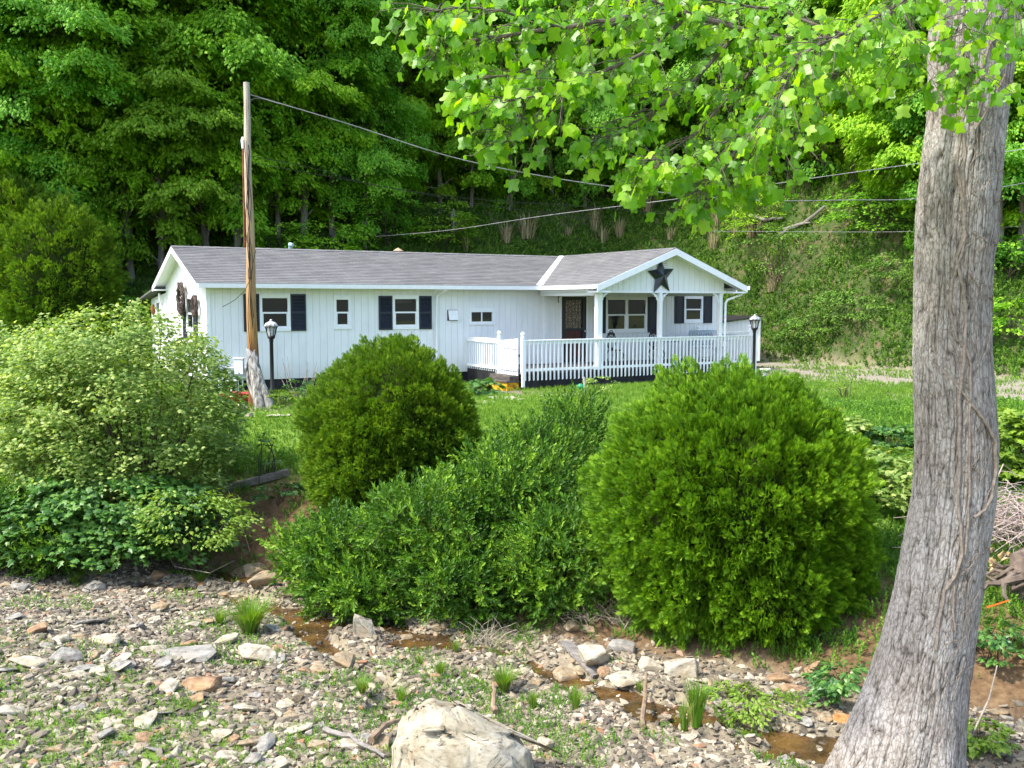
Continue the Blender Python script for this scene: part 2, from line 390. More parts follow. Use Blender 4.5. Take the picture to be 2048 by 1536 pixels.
sided('front_wall', FR, BS, BE, SB, lambda t: ST, WIN+[DOOR])
roofz = lambda t: RZ-SL*abs(t-RW)-.07
sided('end_wall', LF, .10, BD, SB, roofz, LWIN)
sided('back_addition_wall', LF, BD+.0, 8.0, SB, lambda t: 2.72-.07*(t-BD), [(6.4, 7.1, 1.7, 2.5)])
mb = MB(); mb.box(0, BE, BD, BD+.1, SB, ST); mb.box(BE-.1, BE, .1, BD, SB, ST); mb.box(.1, 5, 8, 8.1, SB, 2.5)
mb.prism([(0, ST), (0, ST+.0)]+[(0, ST)], 0, 0) if False else None
mb.build('back_wall', M_SID, house)
mb = MB(); mb.box(.11, BE-.1, .4, BD-.02, SB+.02, SB+.1); mb.box(.11, BE-.1, 2.6, 2.7, SB+.1, ST-.2); mb.box(.11, BE-.1, .12, BD-.02, ST-.14, ST-.05)
mb.build('interior_room', M_DARK, house)
mb = MB(); mb.box(.03, BE-.03, .03, .07, -.5, SB-.01); mb.box(.03, .07, .07, 8, -.5, SB-.01)
mb.build('skirting', M_SKIRT, house)
mb = MB()                                                                # corner and inner trim boards
mb.box(-.005, .085, -.018, -.002, SB, ST-.04); mb.box(-.018, -.0055, -.018, .08, SB, ST-.04); mb.build('corner_trim', M_WHT, house)
for t in (10.33, 17.62): MB().box(t-.005, t+.085, -.018, -.002, SB, ST-.04).build('corner_trim', M_WHT, house)
MB().box(-.018, -.002, 5.28, 5.36, SB, 3.0).build('corner_trim', M_WHT, house)

def window(t0, t1, z0, z1, T=FR, kind='hung', mull=False):
    fr = .085; mb = MB(T)
    mb.box(t0-.01, t1+.01, -.03, .02, z1-fr*1.2, z1+.015); mb.box(t0-.01, t1+.01, -.036, .02, z0-.015, z0+fr)
    mb.box(t0-.01, t0+fr*.8, -.03, .02, z0+fr, z1-fr*1.2); mb.box(t1-fr*.8, t1+.01, -.03, .02, z0+fr, z1-fr*1.2)
    f = mb.build('window', M_WHT, house, bevel=.004)
    panes = [(t0+fr*.8, t1-fr*.8)]
    if mull:
        c = (t0+t1)/2; MB(T).box(c-.05, c+.05, -.026, .02, z0+fr, z1-fr*1.2).build('mullion', M_WHT, f)
        panes = [(t0+fr*.8, c-.05), (c+.05, t1-fr*.8)]
    a, b = z0+fr, z1-fr*1.2
    for p0, p1 in panes:
        if kind == 'hung':
            zm = (a+b)/2
            sb = MB(T)                                        # lower sash sits in front
            sb.box(p0, p1, -.014, .03, zm-.02, zm+.025); sb.box(p0, p1, -.012, .012, a, a+.035); sb.box(p0, p0+.03, -.012, .012, a+.035, zm-.02); sb.box(p1-.03, p1, -.012, .012, a+.035, zm-.02)
            sb.build('sash', M_WHT, f)
            MB(T).box(p0+.03, p1-.03, .001, .004, a+.035, zm-.02).build('pane', M_GLS, f)
            MB(T).box(p0, p1, .022, .025, zm+.025, b-.02).build('pane', M_GLS, f)
            MB(T).box(p0, p1, .3, .31, b-.12, b).build('blind', M_BLIND, f) if (p0 > 5 and p0 < 6) else None
        else:
            cm = (p0+p1)/2
            MB(T).box(cm-.018, cm+.018, -.014, .03, a, b).build('sash', M_WHT, f)
            MB(T).box(p0, cm-.018, .005, .009, a, b).build('pane', M_GLS, f)
            MB(T).box(cm+.018, p1, .02, .024, a, b).build('pane', M_GLS, f)
    return f
M_BLIND = mat('pale_blind', (.5, .5, .45), .8)
for i, wdw in enumerate(WIN): window(*wdw, kind='slider' if i == 3 else 'hung', mull=(i == 4))
window(*LWIN[0], T=LF); window(6.4, 7.1, 1.7, 2.5, T=LF)
def shutter(t0, t1, z0, z1, T=FR, louvred=True):
    mb = MB(T); zm = (z0+z1)/2; e = .045
    mb.box(t0, t0+e, -.04, -.003, z0, z1); mb.box(t1-e, t1, -.04, -.003, z0, z1)
    for a, b in ((z0, z0+e), (zm-.03, zm+.03), (z1-e, z1)): mb.box(t0+e, t1-e, -.04, -.003, a, b)
    for lo, hi in ((z0+e, zm-.03), (zm+.03, z1-e)):
        if louvred:
            n = int((hi-lo)/.036)
            for k in range(n):
                z = lo+(k+.5)*(hi-lo)/n; mb.hexa([(t0+e, -.034, z-.019), (t1-e, -.034, z-.019), (t1-e, -.028, z-.019), (t0+e, -.028, z-.019), (t0+e, -.012, z+.017), (t1-e, -.012, z+.017), (t1-e, -.006, z+.017), (t0+e, -.006, z+.017)])
        else: mb.box(t0+e, t1-e, -.022, -.004, lo, hi); mb.box(t0+e+.03, t1-e-.03, -.034, -.0225, lo+.03, hi-.03)
    return mb.build('shutter', M_BLK, house)
for (a, b, z0, z1), lv in (((.95, 1.365, 1.65, 2.65), 1), ((2.225, 2.65, 1.65, 2.65), 1), ((4.79, 5.205, 1.64, 2.61), 1), ((6.045, 6.45, 1.64, 2.61), 1), ((12.29, 12.695, 1.42, 2.6), 0), ((14.405, 14.81, 1.42, 2.6), 0), ((15.57, 15.975, 1.7, 2.66), 0), ((16.825, 17.23, 1.7, 2.66), 0)):
    shutter(a, b, z0, z1, louvred=bool(lv))
shutter(1.1, 1.53, 1.4, 2.62, T=LF); shutter(2.47, 2.9, 1.4, 2.62, T=LF)
# front door: dark screen door over a wooden door
t0, t1, z0, z1 = DOOR
mb = MB(); mb.box(t0-.06, t0+.0, -.02, .02, z0, z1+.06); mb.box(t1, t1+.06, -.02, .02, z0, z1+.06); mb.box(t0, t1, -.02, .02, z1, z1+.06)
mb.build('door_frame', M_WHT, house)
mb = MB()
for a, b, c, d in ((t0+.005, t0+.14, z0+.01, z1-.005), (t1-.14, t1-.005, z0+.01, z1-.005), (t0+.14, t1-.14, z0+.01, z0+.16), (t0+.14, t1-.14, z1-.10, z1-.005), (t0+.14, t1-.14, z0+1.02, z0+1.10)): mb.box(a, b, .0, .03, c, d)
door = mb.build('front_door', M_IRON, house, bevel=.003)
M_RED = noisy('dark_red_wood_panel', (.035, .010, .008), (.13, .02, .015), 4, .5, .4, .1, .003)
MB().box(t0+.14, t1-.14, .05, .07, z0+.16, z0+1.02).build('lower_panel', M_RED, door)
M_STG = mat('leaded_door_glass', (.1, .08, .06), .25, .6)
L(M_STG, ramp(M_STG, noise(M_STG, 22, 3, .8), [(.40, (.012, .01, .01)), (.55, (.16, .10, .06)), (.72, (.5, .46, .38))]), M_STG.node_tree.nodes['Principled BSDF'].inputs['Base Color'])
MB().box(t0+.14, t1-.14, .05, .07, z0+1.10, z1-.10).build('door_glass', M_STG, door)
mb = MB()
for k in range(6): mb.box(t0+.16+k*.124, t0+.17+k*.124, .012, .022, z0+.16, z1-.1)
for zz in (z0+1.3, z0+1.62, z0+.6): mb.box(t0+.14, t1-.14, .010, .0118, zz, zz+.01)
mb.build('door_grille', M_IRON, door)
mb = MB(); mb.tube([(t1-.08, 0, z0+1.0), (t1-.08, -.05, z0+1.0), (t1-.08, -.06, z0+1.0)], [.012, .012, .026]); mb.build('door_handle', mat('silver_metal', (.6, .6, .6), .3, .5, 1.), door)

# ------------- roof
def shingles(name, P0, U, Vv, lu, lv, mt=M_SHIN, expo=.142, cond=None, skip=0):
    """courses of tabs: P0 lower corner, U along the eave, Vv up the slope"""
    P0, U, Vv = Vector(P0), Vector(U).normalized(), Vector(Vv).normalized(); Nn = U.cross(Vv).normalized()
    if Nn.z < 0: Nn = -Nn
    mb = MB(); n = round(lv/expo); ex = lv/n
    mb.hexa([P0-Nn*.05, P0+U*lu-Nn*.05, P0+U*lu+Vv*lv-Nn*.05, P0+Vv*lv-Nn*.05, P0-Nn*.004, P0+U*lu-Nn*.004, P0+U*lu+Vv*lv-Nn*.004, P0+Vv*lv-Nn*.004])
    mb.r = [.0]*len(mb.r)
    for i in range(n):
        off = -(i % 2)*.15-random.uniform(0, .03); j = 0
        while off+j*.305 < lu:
            a, b = max(0, off+j*.305), min(lu, off+(j+1)*.305-.007); j += 1
            if b-a < .01: continue
            v0, v1 = i*ex-random.uniform(0, .004), (i+1)*ex
            h0 = .011+random.uniform(0, .003)
            q = [P0+U*a+Vv*v0, P0+U*b+Vv*v0, P0+U*b+Vv*v1, P0+U*a+Vv*v1]
            mb.hexa([*q, q[0]+Nn*h0, q[1]+Nn*h0, q[2]+Nn*.001, q[3]+Nn*.001])
    return mb.build(name, mt, house)
rs, re_ = -.34, 18.0
V1 = Vector((0, 3.07, RZ-EZ)); LV = V1.length
roof = shingles('roof', (rs, -.40, EZ), (1, 0, 0), V1, re_-rs, LV)
shingles('roof_rear_slope', (rs, RW+3.07, EZ), (1, 0, 0), (0, -3.07, RZ-EZ), re_-rs, LV)
GS0, GS1, GC, GW0 = 9.92, 15.52, 12.72, -3.52
for nm, x0, sg in (('porch_roof', GS0, 1), ('porch_roof_far_slope', GS1, -1)):
    V2 = Vector((sg*2.8, 0, RZ-EZ+.01)); shingles(nm, (x0, GW0, EZ), (0, 1, 0), V2, RW-GW0, V2.length)
shingles('back_addition_roof', (rs+.02, 8.35, 2.55), (1, 0, 0), (0, -2.9, .35), 6, 2.92)
mb = MB()                                                                # ridge caps
n = int((re_-rs)/.3)
for k in range(n):
    a = rs+k*.3; h = .012*(k % 2)
    for sg in (1, -1): mb.hexa([(a, RW, RZ+.012), (a+.31, RW, RZ+.006), (a+.31, RW-sg*.14, RZ-.14*SL+.006), (a, RW-sg*.14, RZ-.14*SL+.012), (a, RW, RZ+.024), (a+.31, RW, RZ+.016), (a+.31, RW-sg*.14, RZ-.14*SL+.018), (a, RW-sg*.14, RZ-.14*SL+.026)])
for k in range(20):
    a = GW0+k*.3
    for sg in (1, -1): mb.hexa([(GC, a, RZ+.02), (GC, a+.31, RZ+.014), (GC-sg*.14, a+.31, RZ-.14*.386+.014), (GC-sg*.14, a, RZ-.14*.386+.02), (GC, a, RZ+.034), (GC, a+.31, RZ+.026), (GC-sg*.14, a+.31, RZ-.14*.386+.028), (GC-sg*.14, a, RZ-.14*.386+.034)])
mb.build('ridge_cap', M_SHIN, house)
mb = MB()                                                                # white valley flashing
p0, p1 = Vector((GS0, -.44, EZ+.02)), Vector((GC-.04, RW-.06, RZ-.0)); u = Vector((.10, -.03, 0)); nz = Vector((0, 0, .028))
mb.hexa([p0-u, p0+u, p1+u*.8, p1-u*.8, p0-u+nz, p0+u+nz, p1+u*.8+nz, p1-u*.8+nz])
mb.build('valley_flashing', M_WHT, house)
mb = MB()                                                                # rakes, fascia and soffits
def rake(x0, x1, y0, z0, y1, z1, h=.17):
    mb.hexa([(x0, y0, z0-h), (x1, y0, z0-h), (x1, y1, z1-h), (x0, y1, z1-h), (x0, y0, z0-.02), (x1, y0, z0-.02), (x1, y1, z1-.02), (x0, y1, z1-.02)])
for x in (rs-.012, re_-.01): 
    rake(x, x+.025, -.42, EZ, RW, RZ); rake(x, x+.025, RW, RZ, RW+3.1, EZ)
for sg, x0 in ((1, GS0), (-1, GS1)):
    mb.hexa([(x0-sg*.02, GW0-.02, EZ-.2), (x0-sg*.02, GW0+.005, EZ-.2), (GC, GW0+.005, RZ-.19), (GC, GW0-.02, RZ-.19), (x0-sg*.02, GW0-.02, EZ-.01), (x0-sg*.02, GW0+.005, EZ-.01), (GC, GW0+.005, RZ-.005), (GC, GW0-.02, RZ-.005)])
    mb.hexa([(x0, GW0+.01, EZ-.10), (x0, -3.06, EZ-.10), (GC, -3.06, RZ-.10), (GC, GW0+.01, RZ-.10), (x0, GW0+.01, EZ-.055), (x0, -3.06, EZ-.055), (GC, -3.06, RZ-.055), (GC, GW0+.01, RZ-.055)])
    mb.box(min(x0, x0+sg*.45), max(x0, x0+sg*.45), GW0+.01, -3.0, EZ-.22, EZ-.17)
for y0, y1, za, zb in ((-.40, RW, EZ, RZ), (RW, RW+3.07, RZ, EZ)): mb.hexa([(rs+.015, y0, za-.1), (-.0, y0, za-.1), (-.0, y1, zb-.1), (rs+.015, y1, zb-.1), (rs+.015, y0, za-.06), (-.0, y0, za-.06), (-.0, y1, zb-.06), (rs+.015, y1, zb-.06)])
mb.box(rs+.01, re_, -.40, .0, ST-.02, ST+.01)
mb.box(GS0+.05, GS1-.05, -3.0, -.41, 2.74, 2.78)                       # porch ceiling
mb.box(rs, .02, RW+2.5, RW+3.07, EZ-.14, EZ-.1)
mb.build('fascia', M_WHT, house)
def gutter(a, b, along='x', y=-.42, x=None):
    mb = MB(); prof = [(0, 0), (-.015, -.07), (-.07, -.115), (-.12, -.115), (-.13, 0), (-.122, 0), (-.112, -.105), (-.07, -.105), (-.022, -.065), (-.008, 0)]
    n = len(prof)
    if along == 'x': vs = [(a, y+p, EZ-.005+q) for p, q in prof]+[(b, y+p, EZ-.005+q) for p, q in prof]
    else: vs = [(x+p*along, a, EZ-.005+q) for p, q in prof]+[(x+p*along, b, EZ-.005+q) for p, q in prof]
    mb.add(vs, [(i, n+i, n+(i+1) % n, (i+1) % n) for i in range(n)]+[tuple(range(n)), tuple(range(2*n-1, n-1, -1))])
    return mb.build('gutter', M_WHT, house)
gutter(rs+.02, GS0-.1); gutter(GW0, -.42, 1, x=GS0-.0); gutter(GW0, -.42, -1, x=GS1)
for pts in ([(6.72, -.49, 2.80), (6.70, -.40, 2.74), (6.60, -.10, 2.66), (6.59, -.06, 2.55), (6.59, -.06, .45)], [(GS1+.06, -3.3, 2.8), (GS1+.0, -3.28, 2.66), (15.05, -3.18, 2.5), (14.98, -3.17, 2.4), (14.98, -3.17, .5)], [(-.12, 5.9, 2.7), (-.1, 5.9, 2.5), (.0, 6, 2.3)]):
    mb = MB(); mb.tube(pts, .036, 8); mb.build('downspout', M_WHT, house, smooth=True)
# front gable wall, beam, posts
gz = lambda t: RZ-(RZ-EZ)/2.8*abs(t-GC)-.06
sided('gable_wall', lambda t, o, z: (t, o-3.06, z), 10.24, 15.0, 2.76, gz)
mb = MB(); mb.box(10.18, 15.06, -3.085, -2.97, 2.70, 2.76); mb.box(10.18, 10.30, -2.97, -.02, 2.62, 2.74); mb.box(14.94, 15.06, -2.97, -.02, 2.62, 2.74); mb.build('porch_beam', M_WHT, house)
for t in (10.30, 12.52, 14.88):
    wd = .085 if t < 11 else .06
    mb = MB(); mb.box(t-wd, t+wd, -3.03-wd, -3.03+wd, .5, 2.70); mb.box(t-wd-.02, t+wd+.02, -3.05-wd, -3.01+wd, .5, .62); p = mb.build('porch_post', M_WHT, house, bevel=.006)
    for sg in ((1,) if t < 11 else (-1, 1)) if t < 14 else (-1,):
        mb = MB()                                                       # scroll-cut bracket
        x0 = t+sg*wd
        pts = [(x0, -3.03, 2.36), (x0+sg*.02, -3.03, 2.5), (x0+sg*.07, -3.03, 2.60), (x0+sg*.16, -3.03, 2.66), (x0+sg*.24, -3.03, 2.69)]
        mb.tube(pts, [.012, .022, .03, .024, .012], 6); mb.torus((x0+sg*.10, -3.03, 2.62), .035, .013, 'y', 10, 5); mb.torus((x0+sg*.045, -3.03, 2.52), .028, .012, 'y', 10, 5); mb.torus((x0+sg*.18, -3.03, 2.67), .02, .01, 'y', 10, 5)
        mb.build('bracket', M_WHT, p)
# gable louvre vents
def vent(T, c, z, wd, h):
    mb = MB(T); mb.box(c-wd/2-.03, c+wd/2+.03, -.012, -.001, z-h/2-.03, z+h/2+.03)
    n = 6
    for k in range(n):
        zz = z-h/2+k*h/n; mb.hexa([(c-wd/2, -.035, zz), (c+wd/2, -.035, zz), (c+wd/2, -.0125, zz+h/n*.75), (c-wd/2, -.0125, zz+h/n*.75), (c-wd/2, -.030, zz-.006), (c+wd/2, -.030, zz-.006), (c+wd/2, -.0125, zz+h/n*.6), (c-wd/2, -.0125, zz+h/n*.6)])
    v = mb.build('gable_vent', M_WHT, house)
    g = MB(T)
    for k in range(n):
        zz = z-h/2+k*h/n; g.box(c-wd/2+.01, c+wd/2-.01, -.0140, -.0125, zz+h/n*.76, zz+h/n*.98)
    g.build('vent_opening', M_IRON, v)
vent(lambda t, o, z: (t, o-3.06, z), 12.60, 3.52, .34, .34); vent(LF, 2.35, 3.35, .34, .3)
# flap vent, roof vents
mb = MB(); mb.box(6.97, 7.31, -.02, -.001, 1.88, 2.2); fv = mb.build('wall_vent', M_IRON, house)
mb = MB(); mb.hexa([(6.99, -.10, 1.90), (7.30, -.10, 1.90), (7.30, -.085, 1.90), (6.99, -.085, 1.90), (6.99, -.035, 2.19), (7.30, -.035, 2.19), (7.30, -.02, 2.19), (6.99, -.02, 2.19)]); mb.build('vent_flap', M_WHT, fv)
M_BLUEG = mat('pale_blue_metal', (.32, .45, .55), .4, .4)
mb = MB(); mb.tube([(3.4, 3.7, 3.5), (3.4, 3.7, 4.13), (3.38, 3.62, 4.2), (3.42, 3.5, 4.18)], [.055, .055, .07, .05], 10); mb.build('roof_vent_pipe', M_BLUEG, house, smooth=True)
M_TAN = noisy('weathered_tan_wood', (.25, .17, .10), (.45, .33, .22), 12)
mb = MB(); mb.lathe([(.05, 0), (.05, .12), (.18, .13), (.02, .23)], (7.1, 3.9, 3.98), 12); mb.build('roof_cap_vent', M_TAN, house)

# ------------- things on the house
# five-pointed barn star: raised centre, valleys
t = thing('barn_star', 'large black metal barn star hung on the front gable', 'wall ornament', hw(12.5, -3.10, 3.20), HR)
mb = MB(); pts = []
for k in range(10):
    a = math.pi/2+k*math.pi/5+.07; r = .56 if k % 2 == 0 else .245; pts.append((r*math.cos(a)*.92, 0, r*math.sin(a)*1.06))
vs = [(0, -.14, 0), (0, .0, 0)]+pts; mb.add(vs, [(0, 2+k, 2+(k+1) % 10) for k in range(10)]+[(1, 2+(k+1) % 10, 2+k) for k in range(10)])
mb.build('star_face', mat('glossy_black_metal', (.012, .016, .026), .32, .5), t)
M_VINE = noisy('grey_brown_twigs', (.035, .026, .022), (.14, .11, .10), 14, .9)
def wreath(c, R, r, label, sq=1.15):
    t = thing('twig_wreath', label, 'wreath', c, HR)
    mb = MB()
    for j in range(26):
        a0 = random.uniform(0, 6.28); rr = R+random.uniform(-r, r)*.8; yy = random.uniform(-r, r)*.8; wob = random.uniform(1, 3)
        mb.tube([(-abs(yy)-.03-r*.5+.02*math.sin(k*wob), (rr+.02*math.sin(k*1.3+a0))*math.cos(a0+k*.26), sq*(rr+.02*math.sin(k*1.3+a0))*math.sin(a0+k*.26)) for k in range(25)], .012, 5)
    for j in range(14):
        a = random.uniform(0, 6.28); mb.tube([(-.1, R*math.cos(a), sq*R*math.sin(a)), (-.12-random.uniform(0, .1), R*1.25*math.cos(a+.25), sq*R*1.25*math.sin(a+.25))], .005, 4)
    mb.build('vine_ring', M_VINE, t); return t
wreath(hw(-.02, 2.6, 2.52), .34, .10, 'large tall oval twig wreath on the left end wall'); wreath(hw(-.02, .95, 2.32), .19, .075, 'small oval twig wreath near the front corner of the end wall')
mb = MB(); mb.tube([(0, 0, .0), (0, -.03, -.12), (0, .0, -.24), (0, .01, -.34)], [.03, .075, .07, .03], 8)
tag(mb.build('wall_ornament', noisy('rusty_brown_ceramic', (.16, .06, .02), (.32, .14, .06), 10), loc=hw(-.07, 7.3, 2.35), smooth=True), 'rusty brown ornament hung on the back addition wall', 'ornament')
# ------------- deck
deck = thing('porch_deck', 'dark board porch deck with black skirt along the house front', 'deck', hw(7.66, -3.1, 0), HR)
DL, DW = 16.3-7.66, 3.08
mb = MB()
k = 0
while k*.145 < DW: mb.box(0, DL, k*.145, min(DW, k*.145+.138), .46, .5); k += 1
mb.build('deck_floor', M_DECK, deck)
mb = MB(); mb.box(0, DL, -.035, -.003, -.15, .36); mb.box(0, DL, -.03, -.004, .37, .455); mb.box(-.035, -.003, 1.35, DW, .1, .455); mb.box(DL+.003, DL+.03, -.03, DW, -.1, .455)
mb.build('deck_skirt', M_SKIRT, deck)
M_YEL = noisy('peeling_yellow_paint', (.05, .03, .015), (.62, .33, .02), 6, .8, .2, .3, .004, lo=.36, hi=.5)
t = thing('porch_step', 'old step with a worn dark tread and peeling yellow riser by the gate', 'step', hw(7.66, -3.1, 0), HR)
mb = MB(); mb.box(-.42, -.37, .02, 1.12, -.25, .24); mb.box(-.37, -.04, .02, .06, -.25, .24); mb.build('riser', M_YEL, t)
mb = MB(); mb.box(-.46, -.04, -.02, 1.16, .242, .295); mb.box(-.34, -.04, .0, 1.14, .30, .42); mb.build('tread', noisy('worn_charred_wood', (.02, .018, .016), (.13, .115, .10), 9, .9, stretch=(1, .2, 1)), t, bevel=.008)
mb = MB(); mb.tube([(-.4, 1.25, .03), (-.1, 1.3, .05), (0, 1.8, .1)], [.04, .05, .04], 6); mb.build('old_board', M_YEL, t)
# railings
def railing(p0, p1, label, z0=.27, z1=1.36, posts=(0, 1), step=.135, thin=False):
    """p0,p1 local (s,w); children: top_rail, baluster xN, post"""
    a, b = Vector((*p0, 0)), Vector((*p1, 0)); Lr = (b-a).length; ang = math.atan2(b.y-a.y, b.x-a.x)
    t = thing('porch_railing', label, 'railing', hw(*p0), HR+ang, 'white porch railings')
    MB().box(0, Lr, -.05, .05, z1, z1+.035).build('top_rail', M_RAIL, t, bevel=.004)
    MB().box(0, Lr, .004, .042, z1-.09, z1-.002).build('stringer', M_RAIL, t); MB().box(0, Lr, .004, .042, .53, .60).build('bottom_rail', M_RAIL, t)
    n = int(Lr/step); proto = None
    for k in range(n):
        x = (k+.5)*Lr/n
        if proto is None:
            mb = MB(); mb.hexa([(-.019, -.034, z0), (.019, -.034, z0+.02), (.019, .002, z0+.02), (-.019, .002, z0), (-.019, -.034, z1-.003), (.019, -.034, z1-.003), (.019, .002, z1-.003), (-.019, .002, z1-.003)])
            proto = mb.build('baluster', M_RAIL, t); o = proto
        else: o = proto.copy(); COL.objects.link(o); o.parent = t
        o.location = (x, 0, 0); o.rotation_euler = (0, random.uniform(-.006, .006), random.uniform(-.05, .05))
    for q in posts: rail_post(t, q*Lr)
    return t
def rail_post(t, x, z1=1.46):
    mb = MB(); mb.box(x-.045, x+.045, -.045, .045, .1, z1); mb.lathe([(.06, z1), (.06, z1+.02), (.03, z1+.035), (.055, z1+.07), (.062, z1+.1), (.045, z1+.14), (.01, z1+.16)], (x, 0, 0), 12)
    return mb.build('post', M_RAIL, t, bevel=.004)
railing((7.72, -3.13), (16.28, -3.13), 'long white baluster railing along the front edge of the deck')
railing((7.64, -1.95), (7.64, -.03), 'short white side railing between the house wall and the gate', z0=.16, posts=(0,))
railing((16.34, -3.1), (16.34, -.2), 'white side railing at the far right end of the deck', posts=())
railing((16.5, -.15), (18.9, -.15), 'low white railing section behind the deck near the shed', posts=(0, 1))
g = thing('porch_gate', 'white picket gate with peeling paint at the left end of the deck', 'gate', hw(7.64, -3.04), HR+math.pi/2)
MB().box(.03, 1.02, .0, .035, 1.16, 1.24).build('rail', M_RAIL, g); MB().box(.03, 1.02, .0, .035, .55, .63).build('rail', M_RAIL, g); MB().bar((.06, .018, .64), (.98, .018, 1.15), .03, .07, (0, 1, 0)).build('brace', M_RAIL, g)
M_PEEL = noisy('peeling_white_paint', (.10, .08, .07), (.8, .82, .84), 7, .7, .25, .3, .004, stretch=(1, 1, .5), lo=.28, hi=.36)
for k in range(8):
    x = .05+k*.127; h = 1.42+.03*k/8; p = MB(); p.box(x, x+.09, -.025, -.002, .30 if k % 2 else .33, 1.36+.010*(7-k)); p.build('picket', M_PEEL, g)
MB().box(.0, .05, -.04, -.026, .93, 1.0).build('latch', M_IRON, g)
# ------------- porch furniture
def iron_chair(c, rz, label):
    t = thing('iron_chair', label, 'chair', c, rz, 'cast iron porch chairs')
    mb = MB(); mb.lathe([(.02, .43), (.2, .43), (.215, .445), (.2, .46), (.02, .46)], n=18); mb.build('seat', M_IRON, t)
    mb = MB(); mb.torus((0, .2, .74), .17, .02, 'y', 20, 6, 1.45)
    for k in range(5): mb.torus((random.uniform(-.05, .05), .2, .58+k*.08), .045, .012, 'y', 10, 5)
    for x in (-.07, 0, .07): mb.tube([(x, .2, .46), (x*1.5, .2, .72), (x, .2, .98)], .011, 5)
    mb.torus((0, .2, 1.0), .06, .016, 'y', 12, 6); mb.torus((-.09, .2, .94), .04, .014, 'y', 10, 6); mb.torus((.09, .2, .94), .04, .014, 'y', 10, 6)
    mb.build('backrest', M_IRON, t)
    for sx, sy in ((-1, -1), (1, -1), (-1, 1), (1, 1)):
        mb = MB(); mb.tube([(sx*.14, sy*.14, .43), (sx*.2, sy*.2, .28), (sx*.15, sy*.15, .12), (sx*.21, sy*.21, 0)], [.02, .017, .014, .018], 6); mb.build('leg', M_IRON, t, smooth=True)
    return t
iron_chair(hw(12.0, -1.5, .5), HR+1.9, 'black cast iron chair nearer the front door'); iron_chair(hw(13.55, -1.6, .5), HR-.2, 'black cast iron chair beside the white iron table')
t = thing('bistro_table', 'small round table with curled white legs under the double window', 'table', hw(14.35, -1.3, .5), HR)
mb = MB(); mb.lathe([(.01, .66), (.31, .66), (.32, .68), (.01, .69)], n=24); mb.build('tabletop', M_IRON, t)
for k in range(3):
    a = k*2.1+.4; mb = MB(); mb.tube([(.25*math.cos(a), .25*math.sin(a), .66), (.10*math.cos(a), .10*math.sin(a), .38), (.14*math.cos(a), .14*math.sin(a), .2), (.26*math.cos(a), .26*math.sin(a), 0)], .014, 6); mb.build('leg', M_WHT, t, smooth=True)
M_GLD = noisy('grey_blue_painted_wood', (.30, .36, .42), (.46, .52, .57), 8)
t = thing('porch_glider', 'grey blue slatted glider bench at the right end of the deck', 'bench', hw(15.9, -1.4, .5), HR)
mb = MB(); [mb.box(-.6, .6, -.25+k*.1, -.17+k*.1, .42, .44) for k in range(5)]; mb.build('seat', M_GLD, t)
mb = MB(); mb.box(-.6, .6, .27, .3, .94, 1.0); mb.box(-.6, .6, .27, .3, .5, .56); [mb.box(-.58+k*.1, -.52+k*.1, .275, .295, .56, .94) for k in range(12)]; mb.build('backrest', M_GLD, t)
for sx in (-.62, .58): mb = MB(); mb.box(sx, sx+.05, -.3, .32, .64, .68); mb.box(sx, sx+.05, -.28, -.23, 0, .64); mb.box(sx, sx+.05, .25, .3, 0, .94); mb.box(sx, sx+.05, -.28, .3, .08, .13); mb.build('arm_frame', M_GLD, t)
for (c, lb, r) in ((hw(12.12, -.25, 2.25), 'dark ornament hanging beside the front door', .05), (hw(10.75, -.2, 2.6), 'tiny dark hook ornament under the porch beam', .02)):
    mb = MB(); mb.tube([(0, 0, .3), (0, 0, .05)], .004, 4); mb.tube([(0, 0, .05), (r*.5, 0, 0), (-r*.4, 0, -.08), (r*.4, 0, -.16), (0, 0, -.2)], [r*.3, r, r*.6, r*.9, r*.2], 6)
    tag(mb.build('hanging_ornament', M_IRON, loc=c), lb, 'ornament')
# ------------- shed behind the deck end
t = thing('shed', 'low white shed with dark sloping roof behind the far deck corner', 'shed', hw(17.2, 5.2, -.1), HR)
t.location = at(1440, 700, 38.2); t.location.z = .1; t.rotation_euler.z = math.radians(14)
mb = MB(lambda x, o, z: (x, o, z))
for k in range(9): mb.hexa([(k*.18+.006, 0, 0), (k*.18+.18, 0, 0), (k*.18+.18, .05, 0), (k*.18+.006, .05, 0), (k*.18+.006, 0, 1.50+k*.022), (k*.18+.18, 0, 1.52+k*.022), (k*.18+.18, .05, 1.52+k*.022), (k*.18+.006, .05, 1.50+k*.022)])
mb.box(0, 1.62, .051, .1, 0, 1.5); mb.box(1.57, 1.62, .1, 3, 0, 1.5); mb.build('wall', M_SID, t)
mb = MB(); mb.hexa([(-.1, -.12, 1.52), (1.75, -.12, 1.74), (1.75, 3.1, 1.74), (-.1, 3.1, 1.52), (-.1, -.12, 1.56), (1.75, -.12, 1.78), (1.75, 3.1, 1.78), (-.1, 3.1, 1.56)]); mb.build('roof', M_SKIRT, t)
mb = MB(); mb.box(1.63, 1.72, -.02, .08, 0, 1.72); mb.build('corner_post', M_WHT, t)
